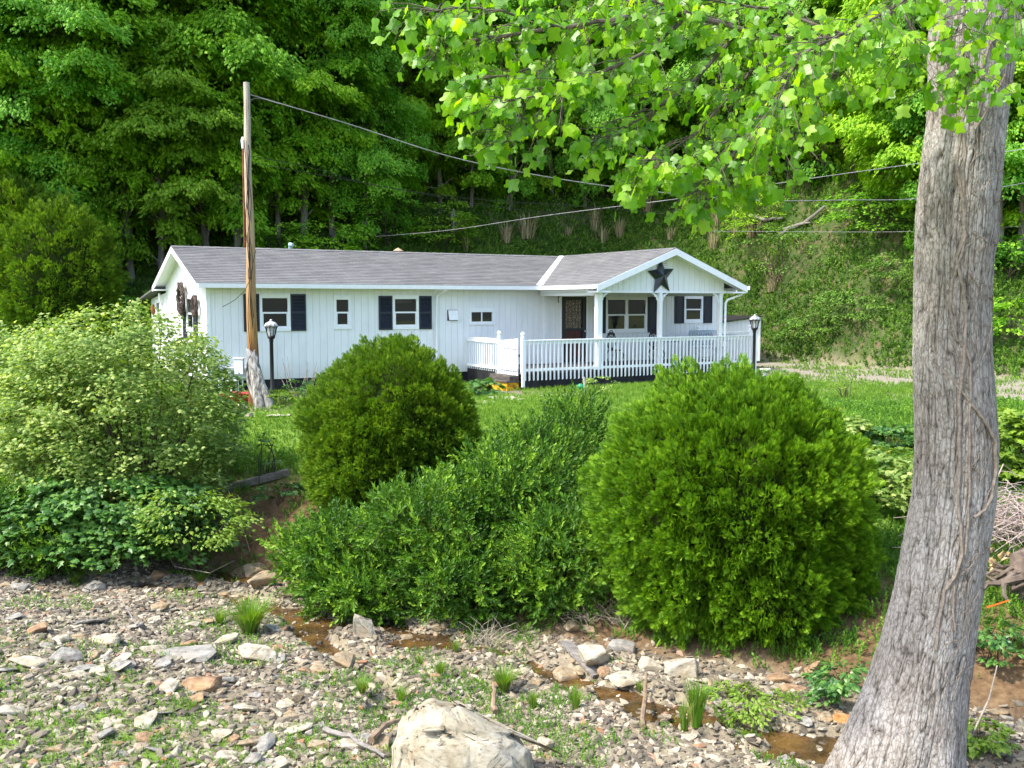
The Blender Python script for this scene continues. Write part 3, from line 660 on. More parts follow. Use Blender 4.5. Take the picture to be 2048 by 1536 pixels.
# ---------------------------------------------------------------- lamp posts
M_FROST = mat('frosted_lamp_glass', (.55, .57, .58), .25, .5)
M_LID = noisy('black_paint_sun_glint', (.06, .065, .07), (.5, .53, .56), 9, .45, .4, lo=.4, hi=.6)  # black lid paint with the white sun glint put in as pale patches
def lamp(c, hgt, label):
    t = thing('lamp_post', label, 'lamp post', c, 0, 'black lantern lamp posts')
    hb = hgt-.52; mb = MB(); mb.lathe([(.10, -.1), (.10, .03), (.075, .06), (.085, .10), (.05, .16), (.047, hb-.05), (.058, hb-.04), (.058, hb-.01), (.045, hb)], n=16); mb.build('post', M_IRON, t, smooth=True)
    mb = MB(); mb.lathe([(.045, hb), (.09, hb+.04), (.10, hb+.07), (.085, hb+.09)], n=16)
    for k in range(8):
        a = k*math.pi/4; c_, s_ = math.cos(a), math.sin(a)
        mb.tube([(.085*c_, .085*s_, hb+.07), (.11*c_, .11*s_, hb+.16), (.135*c_, .135*s_, hb+.29), (.165*c_, .165*s_, hb+.345)], [.012, .010, .012, .014], 5)
    mb.torus((0, 0, hb+.335), .16, .014, 'z', 20, 6); mb.torus((0, 0, hb+.09), .09, .014, 'z', 20, 6); mb.build('cage', M_IRON, t)
    mb = MB(); mb.lathe([(.07, hb+.09), (.115, hb+.30), (.115, hb+.34)], n=12); mb.build('lamp_glass', M_FROST, t)
    mb = MB(); mb.lathe([(.185, hb+.345), (.175, hb+.37), (.14, hb+.42), (.07, hb+.46), (.03, hb+.475), (.035, hb+.50), (.012, hb+.52)], n=8); mb.build('lid', M_LID, t); return t
p = at(545, 790, 24.75); gz_ = Hs(p.x, p.y); lamp((p.x, p.y, gz_), 2.0-gz_, 'black lantern lamp post by the utility pole')
p = at(1507, 760, 30.2); gz_ = Hs(p.x, p.y); lamp((p.x, p.y, gz_), 2.06-gz_, 'black lantern lamp post at the right corner of the deck')
# ---------------------------------------------------------------- utility pole
M_POLE = mat('split_wooden_pole', rough=.85); b_ = M_POLE.node_tree.nodes['Principled BSDF']
tc = N(M_POLE, 'ShaderNodeTexCoord'); sx = N(M_POLE, 'ShaderNodeSeparateXYZ'); L(M_POLE, tc.outputs['Object'], sx.inputs[0])
mr = N(M_POLE, 'ShaderNodeMapRange'); mr.inputs[1].default_value = 0; mr.inputs[2].default_value = 8; L(M_POLE, sx.outputs[2], mr.inputs[0])
hcol = ramp(M_POLE, mr.outputs[0], [(0, (.16, .065, .02)), (.13, (.17, .07, .022)), (.22, (.36, .20, .07)), (.42, (.40, .27, .14)), (.7, (.42, .35, .26)), (1, (.42, .40, .36))])
grain = noise(M_POLE, 9, 5, .7, stretch=(4, 4, .22)); L(M_POLE, mixc(M_POLE, 1., hcol, ramp(M_POLE, grain, [(.32, (.30, .24, .2)), (.46, (.9, .88, .85)), (.75, (1.15, 1.1, 1.05))]), 'MULTIPLY'), b_.inputs['Base Color']); bump(M_POLE, grain, .7, .02)
pb = at(509, 828, 22.9); pz = Hs(pb.x, pb.y); pt = at(492, 165, 22.9)
t = thing('utility_pole', 'tall weathered wooden utility pole split down its length in front of the house', 'utility pole', (pb.x, pb.y, pz))
top = Vector(pt)-Vector((pb.x, pb.y, pz)); mb = MB(); n = 30
mb.tube([top*(k/n)+Vector((.012*math.sin(k*.5), 0, 0))-Vector((0, 0, .1 if k == 0 else 0)) for k in range(n+1)], [.145-.075*(k/n)**.8 for k in range(n+1)], 16); mb.build('pole', M_POLE, t, smooth=True)
def along(f, dx=0, dy=0): return top*f+Vector((dx, dy, 0))
M_CRACK = mat('dark_wood_split', (.03, .018, .010), .95)
mb = MB(); mb.tube([along(.23+.028*k, .012*math.sin(k*1.3)+.02-.02*k/18, -.128+.062*((.23+.028*k)**.8)) for k in range(19)], [.004]+[.013+.006*math.sin(k) for k in range(17)]+[.004], 5); mb.build('crack', M_CRACK, t)
M_RUST = noisy('rusty_conduit', (.10, .035, .02), (.22, .09, .05), 10)
mb = MB(); mb.tube([along(.50, -.12, -.03), along(.62, -.11, -.03), along(.815, -.10, -.03)], .025, 8); mb.build('conduit', M_RUST, t)
mb = MB(); mb.tube([along(.80, -.10, -.03), along(.825, -.10, -.04), along(.835, -.10, -.03)], [.03, .045, .02], 8); mb.build('weatherhead', M_WHT, t)
M_CAB = mat('black_cable', (.012, .012, .013), .6)
for j, (f0, f1, dx, ph) in enumerate(((.06, .83, -.03, 0), (.28, .78, .05, 2), (.4, .70, .0, 4))):
    mb = MB(); mb.tube([along(f0+(f1-f0)*k/24, dx+.03*math.sin(k*.7+ph), -(.165-.075*((f0+(f1-f0)*k/24)**.8))) for k in range(25)], .008, 5); mb.build('cable', M_CAB, t)
mb = MB(); mb.tube([along(.81, .04, -.1), along(.79, .06, -.1), along(.75, .05, -.1), along(.70, .03, -.12)], .012, 5)
q = at(512, 500, 22.7)-t.location; q2 = at(500, 560, 22.7)-t.location; q3 = at(470, 600, 22.5)-t.location; q4 = at(445, 614, 22.4)-t.location
mb.tube([q, at(506, 525, 22.7)-t.location, q2, at(489, 582, 22.6)-t.location, q3, q4], .008, 5); mb.build('loose_cable', M_CAB, t)
mb = MB(); x, y, z = (at(483, 748, 22.75)-t.location); mb.box(x-.14, x+.06, y-.09, y+.06, z, z+.36); mb.box(x-.17, x+.08, y-.11, y+.07, z+.36, z+.385); mb.build('meter_box', mat('white_metal_box', (.75, .78, .8), .45), t, bevel=.008)
# wires
M_WIRE = noisy('grey_cable', (.10, .10, .11), (.28, .28, .28), 3, .5, .4, bs=0)
def wire(pts, label, r=.016, mt=None, fork=None):
    r *= .62; P = [at(*p) for p in pts]; Q = []
    for i in range(len(P)-1):                                     # Catmull-Rom through the points
        a, b, c, d = P[max(i-1, 0)], P[i], P[i+1], P[min(i+2, len(P)-1)]
        for k in range(12):
            s = k/12; Q.append(.5*((2*b)+(c-a)*s+(2*a-5*b+4*c-d)*s*s+(3*b-a-3*c+d)*s**3))
    Q.append(P[-1]); o = Q[0].copy(); mb = MB(); mb.tube([q-o for q in Q], r, 6)
    w = mb.build('overhead_cable', mt or M_WIRE, loc=o, smooth=True); return tag(w, label, 'cable', 'overhead cables')
wire([(496, 188, 22.9), (700, 249, 23.6), (900, 313, 24.3), (1090, 353, 25), (1280, 380, 25.8), (1500, 400, 26.6), (1700, 400, 27.4), (1850, 396, 28), (2048, 366, 28.8), (2400, 290, 30)], 'long grey cable from the top of the utility pole, sagging to the right', .02)
wire([(496, 208, 22.9), (506, 198, 22.95), (525, 198, 23), (560, 208, 23.1)], 'short looped cable end at the top of the utility pole', .011)
wire([(497, 311, 22.9), (620, 335, 24), (760, 373, 25.5), (950, 398, 27), (1150, 412, 28.5), (1350, 430, 30)], 'thin dark cable from midway up the pole, the upper of two', .011, M_CAB)
wire([(497, 324, 22.9), (640, 350, 24), (780, 375, 25.5), (960, 408, 27.5), (1200, 440, 30)], 'thin dark cable from midway up the pole, the lower of two', .010, M_CAB)
wire([(752, 473, 39), (900, 460, 36), (1100, 430, 33), (1390, 393, 29), (1600, 360, 28), (1850, 325, 27), (2048, 298, 26), (2300, 255, 25)], 'taut pale cable rising to the right over the roof', .017)
wire([(1400, 462, 40), (1700, 464, 38), (1850, 462, 36), (2048, 452, 35)], 'faint low cable along the hillside behind the big trunk', .014)
# ---------------------------------------------------------------- small things round the pole
M_DRIFT = noisy('silver_driftwood', (.07, .06, .05), (.40, .385, .355), 7, .85, .2, .7, .02, stretch=(3, 3, .5), lo=.35, hi=.62)
d0 = at(530, 832, 22.4); d0.z = Hs(d0.x, d0.y); t = thing('driftwood_stump', 'twisted silver driftwood trunk leaning against the utility pole', 'driftwood', d0)
q = lambda u, v, D: at(u, v, D)-d0
mb = MB()
mb.tube([q(495, 700, 22.7), q(505, 720, 22.65), q(510, 750, 22.6), q(515, 785, 22.5), q(522, 812, 22.4), q(530, 838, 22.3)], [.03, .11, .12, .10, .09, .05], 10)
mb.tube([q(508, 700, 22.7), q(514, 730, 22.7), q(524, 765, 22.6), q(534, 795, 22.5), q(543, 822, 22.4), q(548, 835, 22.4)], [.03, .09, .11, .10, .08, .04], 10)
mb.tube([q(500, 702, 22.75), q(494, 740, 22.8), q(500, 770, 22.6), q(512, 800, 22.6), q(515, 838, 22.3)], [.02, .05, .06, .07, .03], 8)
for k in range(9): a = random.random(); mb.tube([q(500+30*a+random.uniform(-6, 6), 720+80*a, 22.5), q(506+30*a+random.uniform(-9, 9), 742+80*a, 22.44), q(510+28*a+random.uniform(-6, 6), 765+75*a, 22.48)], [.012, .03, .012], 6)
o = mb.build('trunk', M_DRIFT, t, smooth=True); me = o.data
co = np.zeros(len(me.vertices)*3); me.vertices.foreach_get('co', co); co = co.reshape(-1, 3); co += .05*np.stack([vnoise(co[:, 0]*9, co[:, 1]*9, co[:, 2]*5, s) for s in (1, 2, 3)], 1); me.vertices.foreach_set('co', co.ravel())
c = at(495, 803, 23.4); c.z = Hs(c.x, c.y)
t = thing('wheelbarrow', 'small red tray wheelbarrow lying behind the utility pole', 'wheelbarrow', c, .2)
M_REDP = noisy('red_paint', (.25, .018, .012), (.42, .03, .03), 6, .5, .4, .05)
mb = MB(); mb.hexa([(-.28, -.16, .08), (.28, -.16, .08), (.28, .16, .08), (-.28, .16, .08), (-.42, -.25, .30), (.36, -.25, .26), (.36, .25, .26), (-.42, .25, .30)]); mb.build('tray', M_REDP, t, bevel=.02)
mb = MB(); mb.tube([(-.7, -.18, .26), (-.2, -.14, .1), (.3, -.04, .06)], .018, 6); mb.tube([(-.7, .18, .26), (-.2, .14, .1), (.3, .04, .06)], .018, 6); mb.build('handle', M_REDP, t); mb = MB(); mb.torus((.36, 0, .09), .07, .025, 'y', 14, 6); mb.build('wheel', M_IRON, t)
c = at(478, 765, 25.0); t = thing('heater_unit', 'pale grey utility cabinet fixed low on the wall behind the pole', 'cabinet', hw(.75, -.02, .30), HR)
mb = MB(); mb.box(-.28, .28, -.22, 0, .12, .42); mb.build('cabinet_body', mat('cream_metal', (.62, .63, .60), .5), t, bevel=.012)
mb = MB(); [mb.box(-.2, .2, -.232, -.222, .18+k*.04, .20+k*.04) for k in range(5)]; mb.build('grille', mat('grey_metal', (.3, .31, .31), .5), t); mb = MB(); mb.tube([(-.2, -.1, .12), (-.2, -.1, -.3)], .02, 6); mb.tube([(.1, -.1, .12), (.1, -.1, -.3)], .02, 6); mb.build('pipe', M_WHT, t)
c = at(458, 800, 23.9); c.z = Hs(c.x, c.y); t = thing('plant_stand', 'thin white metal plant stand against the black skirting', 'stand', c, HR)
mb = MB(); mb.box(-.22, .22, -.12, .12, .50, .52); mb.build('shelf', M_WHT, t)
for sx in (-.21, .21):
    for sy in (-.11, .11): mb = MB(); mb.tube([(sx, sy, 0), (sx, sy, .5)], .009, 5); mb.build('leg', M_WHT, t)
# bird bath at the deck's right end
c = at(1529, 765, 29.6); c.z = Hs(c.x, c.y); M_CONC = noisy('pale_concrete', (.45, .44, .42), (.66, .65, .62), 9)
t = thing('bird_bath', 'small pale concrete pedestal at the right corner of the deck', 'pedestal', c)
mb = MB(); mb.lathe([(.16, 0), (.16, .04), (.10, .07), (.065, .13), (.06, .27), (.09, .32)], n=16); mb.build('pedestal', M_CONC, t, smooth=True); mb = MB(); mb.lathe([(.09, .32), (.19, .36), (.19, .40), (.15, .38)], n=18); mb.build('basin', M_CONC, t, smooth=True)
# stake, green ornament, bird sculpture, flags
c = at(1170, 800, 23.4); c.z = Hs(c.x, c.y); mb = MB(); mb.tube([(0, 0, -.2), (.01, 0, .3), (-.03, .0, .62)], [.035, .035, .03], 8)
tag(mb.build('wooden_stake', noisy('grey_wood', (.2, .19, .18), (.42, .40, .38), 10), loc=c), 'weathered grey wooden stake in the lawn before the deck', 'stake')
c = at(1163, 775, 24.6); t = thing('glass_bottle', 'shiny green ornament bulb above the lawn beside the stake', 'ornament', (c.x, c.y, Hs(c.x, c.y)))
hz = c.z-t.location.z; mb = MB(); mb.tube([(-.07, 0, hz+.09), (-.05, 0, hz+.06), (.0, 0, hz), (.03, 0, hz-.05), (.05, 0, hz-.09)], [.02, .065, .08, .05, .02], 12); mb.build('bulb', mat('green_glass', (.01, .22, .08), .08, .8), t, smooth=True); mb = MB(); mb.tube([(.05, 0, hz-.08), (.05, 0, 0)], .008, 5); mb.build('stem', M_IRON, t)
c = G(907, 474, 38); M_GW = noisy('grey_weathered_board', (.12, .11, .10), (.36, .34, .32), 12)
t = thing('wooden_bird_post', 'grey carved wooden bird on a post among the weeds behind the roof', 'garden figure', c)
mb = MB(); mb.tube([(0, 0, -.3), (0, 0, .75)], .05, 8); mb.build('post', M_GW, t)
mb = MB(); mb.tube([(-.18, 0, .72), (-.05, 0, .86), (.0, 0, 1.0), (.02, 0, 1.12), (.0, 0, 1.24)], [.03, .11, .12, .08, .02], 8); mb.tube([(.05, 0, .9), (.2, 0, .98), (.32, 0, 1.12)], [.05, .05, .015], 6); mb.tube([(-.05, 0, .8), (-.22, -.02, .72)], [.05, .03], 6); mb.build('bird_figure', M_GW, t, smooth=True)
# retaining timber at the lawn edge
a, b = G(428, 990, 10), G(578, 950, 10); mb = MB(); mid = (a+b)/2
mb.bar(a-mid+Vector((0, 0, .05)), b-mid+Vector((0, 0, .05)), .14, .14); o = mb.build('edging_timber', noisy('old_grey_timber', (.09, .075, .06), (.26, .23, .2), 6, stretch=(.5, 3, 3)), loc=mid, bevel=.015)
tag(o, 'weathered timber log edging the lawn above the eroded bank', 'timber')
# ---------------------------------------------------------------- leaf templates (tip along +Y, face up +Z)
T_LEAF = (np.array([(0, 0, 0), (.30, .45, -.06), (0, 1, -.12), (-.30, .45, -.06), (0, .45, .04)]), np.array([(0, 1, 4), (1, 2, 4), (2, 3, 4), (3, 0, 4)]))
T_DIA = (np.array([(0, 0, 0), (.30, .5, -.05), (0, 1, -.1), (-.30, .5, -.05)]), np.array([(0, 1, 2), (0, 2, 3)]))
def _frond():
    V, F = [], []
    for i, (a, l, y0) in enumerate(((0, 1, 0), (.55, .62, .12), (-.55, .62, .12), (.6, .52, .38), (-.6, .52, .38), (.5, .36, .62), (-.5, .36, .62))):
        d = np.array([math.sin(a), math.cos(a), 0]); n_ = np.array([d[1], -d[0], 0]); b = np.array([0, y0, 0]); z = np.array([0, 0, .05*(-1)**i])
        o = len(V); V += [b, b+d*l*.45+n_*.052+z, b+d*l+z*.5, b+d*l*.45-n_*.052-z*.3]; F += [(o, o+1, o+2), (o, o+2, o+3)]
    return np.array(V), np.array(F)
T_FROND = _frond()
def _maple():
    a = [(0, 0), (.18, -.05), (.52, .10), (.36, .32), (.60, .62), (.28, .60), (0, 1.05), (-.28, .60), (-.60, .62), (-.36, .32), (-.52, .10), (-.18, -.05)]
    V = [(x, y, -.16*abs(x)-.08*y*y) for x, y in a]+[(0, .35, .03)]
    return np.array(V), np.array([(i, (i+1) % 12, 12) for i in range(12)])
T_MAPLE = _maple()
def _tulip():
    """four-lobed tulip-tree leaf with a cut-off tip, folded along the midrib"""
    h = [(0, 0), (.16, -.03), (.44, .05), (.50, .20), (.40, .40), (.38, .52), (.50, .78), (.44, .92), (.20, .92), (0, .80)]
    V = [(0, y, .0) for y in (0, .25, .5, .80)]; F = []
    for sg in (1, -1):
        o = len(V); V += [(sg*x, y, -.20*x+.10*x*x-.10*(y-.4)**2) for x, y in h[1:9]]
        ring = list(range(o, o+8))
        for tri in ((0, ring[0], 1), (ring[0], ring[1], 1), (ring[1], ring[2], 1), (ring[2], ring[3], 1), (1, ring[3], 2), (ring[3], ring[4], 2), (2, ring[4], 3), (ring[4], ring[5], 3), (ring[5], ring[6], 3), (ring[6], ring[7], 3)): F.append(tri if sg > 0 else tri[::-1])
    return np.array(V), np.array(F)
T_TULIP = _tulip()
def _shoot(n=9, w_=.12, ll=.34):
    V = [(-.008, 0, 0), (.008, 0, 0), (0, 1, 0)]; F = [(0, 1, 2)]
    for i in range(n):
        y = .15+.85*i/n; a = i*2.4; el = .75-.35*i/n
        d = np.array([math.cos(a)*math.sin(el), math.cos(el), math.sin(a)*math.sin(el)]); s_ = np.cross(d, (0, 1, 0)); s_ /= np.linalg.norm(s_); b = np.array([0, y, 0]); l = ll*(1-.35*i/n); up = np.cross(s_, d)
        o = len(V); V += [b, b+d*l*.5+s_*w_*.5+up*.02, b+d*l, b+d*l*.5-s_*w_*.5+up*.02]; F += [(o, o+1, o+2), (o, o+2, o+3)]
    return np.array(V), np.array(F)
T_SHOOT = _shoot()
def _tuft(n=7, spread=.35, wd=.02, seed=1):
    r = np.random.default_rng(seed); V, F = [], []
    for i in range(n):
        a = r.uniform(0, 6.28); lean = r.uniform(.1, 1)*spread; h = r.uniform(.6, 1); d = np.array([math.cos(a), math.sin(a), 0]); s_ = np.array([-d[1], d[0], 0])*wd; b = d*r.uniform(0, .08)
        o = len(V); V += [b-s_, b+s_, b+d*lean*.35*h+s_*.8+np.array([0, 0, h*.55]), b+d*lean*.35*h-s_*.8+np.array([0, 0, h*.55]), b+d*lean*h+np.array([0, 0, h])]; F += [(o, o+1, o+2), (o, o+2, o+3), (o+3, o+2, o+4)]
    return np.array(V), np.array(F)
def upframes(n, tilt=.25):
    a = RNG.uniform(0, 6.283, n); z = np.stack([RNG.normal(size=n)*tilt, RNG.normal(size=n)*tilt, np.ones(n)], 1); z /= np.linalg.norm(z, axis=1, keepdims=True)
    x = np.stack([np.cos(a), np.sin(a), np.zeros(n)], 1); x -= z*(x*z).sum(1)[:, None]; x /= np.linalg.norm(x, axis=1, keepdims=True); return np.stack([x, np.cross(z, x), z], 2)

M_BARK = noisy('grey_forest_bark', (.09, .08, .07), (.26, .24, .21), 6, .95, .1, .5, .02, stretch=(2, 2, .4))
M_BARKD = noisy('dark_twig_bark', (.035, .028, .02), (.10, .08, .06), 8, .95, .1, .3, .01)
# ---------------------------------------------------------------- clipped arborvitae globes
M_ARB = leafmat('arborvitae_spray', (.065, .16, .006), (.13, .27, .010), (.24, .41, .02), .34, (1.3, 1.35, .4), .55, .25, .9)
M_ARBD = leafmat('dull_arborvitae_spray', (.06, .14, .008), (.125, .235, .012), (.23, .35, .022), .32, (1.3, 1.3, .4), .6, .2, .9)
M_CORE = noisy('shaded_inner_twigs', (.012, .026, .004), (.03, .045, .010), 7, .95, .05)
def globe(label, c, R, Rz, lobes, nspray, size, mt, nclump=260, deep=.27, flat=.25):
    """c: centre; R horizontal, Rz vertical radius; lobes: extra (dx,dy,dz,r) balls merged in"""
    t = thing('arborvitae_bush', label, 'bush', c)
    balls = [(0, 0, 0, 1.)]+lobes
    Ps, Ds, Ns = [], [], []; core = []
    for bi, (dx, dy, dz, br) in enumerate(balls):
        n = int(nspray*br*br); d = rdir(n); d = d[d[:, 2] > -.93]; C2 = rdir(int(64*br*br)+14); c2m = (d @ C2.T).max(1); big = np.clip(np.arccos(np.clip(c2m, -1, 1))/(1.9/math.sqrt(len(C2))), 0, 1.2)**2
        C = rdir(int(nclump*br)); cs = d @ C.T; k = cs.argmax(1); cm = cs.max(1); dl = np.arccos(np.clip(cm, -1, 1))
        d0_ = 1.9/math.sqrt(len(C)); hk = RNG.normal(size=len(C))*.045
        r = 1.03+hk[k]-deep*np.clip(dl/d0_, 0, 1.3)**2*.5+.05*fbm(d[:, 0]*2.2+bi, d[:, 1]*2.2, d[:, 2]*2.2, seed=bi+60)+RNG.normal(size=len(d))*.010-.065*big
        r -= RNG.random(len(d))**3*.10
        p = d*r[:, None]*br*np.array([R, R, Rz])+np.array([dx, dy, dz])
        tang = d-C[k]
        dr = d*.85+tang*2.0+np.array([-.12, 0, .22])+RNG.normal(size=d.shape)*.24
        Ps.append(p); Ds.append(dr); Ns.append(np.cross(dr, np.array([0, 0, 1.]))+RNG.normal(size=d.shape)*.55)
    P = np.concatenate(Ps); Dd = np.concatenate(Ds); Nn = np.concatenate(Ns)
    keep = np.ones(len(P), bool)
    for (dx, dy, dz, br) in balls:
        q = (P-np.array([dx, dy, dz]))/np.array([R, R, Rz])/br; keep &= (np.linalg.norm(q, axis=1) > .74)
    gzv = H(P[:, 0]+c[0], P[:, 1]+c[1])-c[2]; keep &= P[:, 2] > gzv+.02
    P, Dd, Nn = P[keep], Dd[keep], Nn[keep]
    V, F, Q = scatter(*T_FROND, P, frames(Dd, Nn), size*RNG.uniform(.7, 1.25, len(P)))
    link('foliage', fastmesh('foliage', V, F, Q), t, mt=mt)
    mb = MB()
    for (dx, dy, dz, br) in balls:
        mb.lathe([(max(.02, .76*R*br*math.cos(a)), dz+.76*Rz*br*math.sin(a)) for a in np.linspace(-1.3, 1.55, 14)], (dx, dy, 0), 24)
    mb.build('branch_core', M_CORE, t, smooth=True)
    mb = MB(); zz = Hs(c[0], c[1])-c[2]; mb.tube([(0, 0, zz-.2), (.05, 0, zz*.5), (0, 0, 0)], [.10, .08, .05], 8); mb.build('trunk', M_BARK, t); return t
def gc(u, v, D): p = at(u, v, D); return p
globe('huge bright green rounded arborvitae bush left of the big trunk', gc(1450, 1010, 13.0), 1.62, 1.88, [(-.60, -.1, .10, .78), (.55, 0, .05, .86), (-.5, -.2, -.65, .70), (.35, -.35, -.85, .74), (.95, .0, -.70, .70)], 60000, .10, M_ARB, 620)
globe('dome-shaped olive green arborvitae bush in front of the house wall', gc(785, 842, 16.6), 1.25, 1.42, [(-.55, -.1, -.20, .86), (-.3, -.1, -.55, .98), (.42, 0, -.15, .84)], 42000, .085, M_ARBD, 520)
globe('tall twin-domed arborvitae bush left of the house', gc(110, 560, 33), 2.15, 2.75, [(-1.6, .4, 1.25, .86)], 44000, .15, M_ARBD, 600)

# ---------------------------------------------------------------- shrubs
M_MAPL = leafmat('pale_small_leaf', (.09, .18, .03), (.22, .33, .06), (.48, .56, .18), .42, (1.3, 1.35, .55), .5, .45, .8)
M_PRIV = leafmat('glossy_narrow_leaf', (.03, .09, .010), (.075, .18, .014), (.21, .37, .03), .30, (1.3, 1.35, .4), .5, .3, 1.2)
M_YELL = leafmat('yellow_green_leaf', (.10, .19, .02), (.19, .31, .03), (.26, .38, .05), .4, (1.3, 1.3, .4), .45, .4, 1.5)
M_BROAD = leafmat('dark_broad_leaf', (.035, .11, .022), (.07, .18, .03), (.15, .29, .05), .3, (1.3, 1.4, .5), .42, .5, 1.5)
def stems(n, base, tips, rad=.02, mt=None, wob=.12, sp=1.):
    mb = MB()
    for k in range(n):
        a = Vector(base)+Vector((random.uniform(-.3, .3), random.uniform(-.3, .3), 0))*min(1., wob/.12); b = Vector(tips[k]); m1 = a.lerp(b, .4)+Vector((random.uniform(-wob, wob), random.uniform(-wob, wob), .15)); m2 = a.lerp(b, .75)+Vector((random.uniform(-wob, wob), random.uniform(-wob, wob), .12))
        mb.tube([a, m1, m2, b], [rad, rad*.75, rad*.5, rad*.2], 5)
    return mb
def layered_shrub(label, c, base, R, npads, per, leaf, size, mt, padr=.5, flat=.22, droop=.5, low=-.9, nst=22, cat='shrub', name='shrub', clip=None, up=.9):
    """crown of tilted leaf layers on many stems; c centre, R (rx, ry, rz)"""
    t = thing(name, label, cat, base); off = np.array(c)-np.array(base); R = np.array(R)
    d = rdir(npads*2); d = d[d[:, 2] > low][:npads]; rr = .35+.65*RNG.random(len(d))**.45
    pc = d*rr[:, None]*R; P, Dv, Nv = [], [], []
    for i, q in enumerate(pc):
        n = per; a = RNG.uniform(0, 6.283, n); r = padr*np.sqrt(RNG.random(n))*RNG.uniform(.6, 1.25); out = np.array([d[i, 0], d[i, 1], 0]); out /= np.linalg.norm(out)+1e-6
        l = np.stack([np.cos(a)*r, np.sin(a)*r, RNG.normal(size=n)*flat*padr*.35], 1); rad = l @ out
        l[:, 2] -= droop*np.clip(rad, -.1, 9)**1.3*(1 if True else 0)*np.sign(np.clip(rad, 0, 1)); l += out*rad[:, None]*.35
        P.append(q+l); Dv.append(np.stack([np.cos(a), np.sin(a), -.35+0*a], 1)+out*.5+RNG.normal(size=(n, 3))*.35); Nv.append(np.array([0, 0, up])+RNG.normal(size=(n, 3))*.38+out*.25)
    P = np.concatenate(P)+off; Dv = np.concatenate(Dv); Nv = np.concatenate(Nv)
    gzv = H(P[:, 0]+base[0], P[:, 1]+base[1], False)-base[2]; k = P[:, 2] > gzv+.03
    if clip is not None: k &= clip(P)
    P, Dv, Nv = P[k], Dv[k], Nv[k]
    V, F, Q = scatter(*leaf, P, frames(Dv, Nv), size*RNG.uniform(.65, 1.25, len(P)))
    link('foliage', fastmesh('foliage', V, F, Q), t, mt=mt)
    tips = [Vector(pc[random.randrange(len(pc))]+off) for _ in range(nst)]
    stems(nst, (0, 0, -.05), tips, .026*min(1., float(R[2])/1.1), wob=.12*min(1., float(R[2]))).build('stem', M_BARKD, t); return t
def ground_at(p): return Vector((p.x, p.y, Hs(p.x, p.y)))
c = at(235, 855, 17.2); b = ground_at(Vector((c.x+.3, c.y, 0)))
layered_shrub('large airy pale green shrub in front of the left end of the house', c, b, (2.05, 1.75, 2.25), 900, 95, T_MAPLE, .062, M_MAPL, .30, .75, .35, -.75, 60)
c = at(60, 800, 18.5); b = ground_at(Vector((c.x, c.y, 0)))
layered_shrub('airy pale green shrub cut by the left picture edge', c, b, (1.7, 1.5, 1.45), 360, 95, T_MAPLE, .062, M_MAPL, .30, .75, .35, -.6, 26)
c = at(190, 1040, 15.9); b = ground_at(Vector((c.x, c.y, 0)))
layered_shrub('dark broad-leaved shrub at the foot of the pale shrub above the creek', c, b, (1.95, .9, .85), 170, 110, T_MAPLE, .10, M_BROAD, .4, .25, .7, -.5, 18)
c = at(30, 1030, 15.9); b = ground_at(Vector((c.x, c.y, 0)))
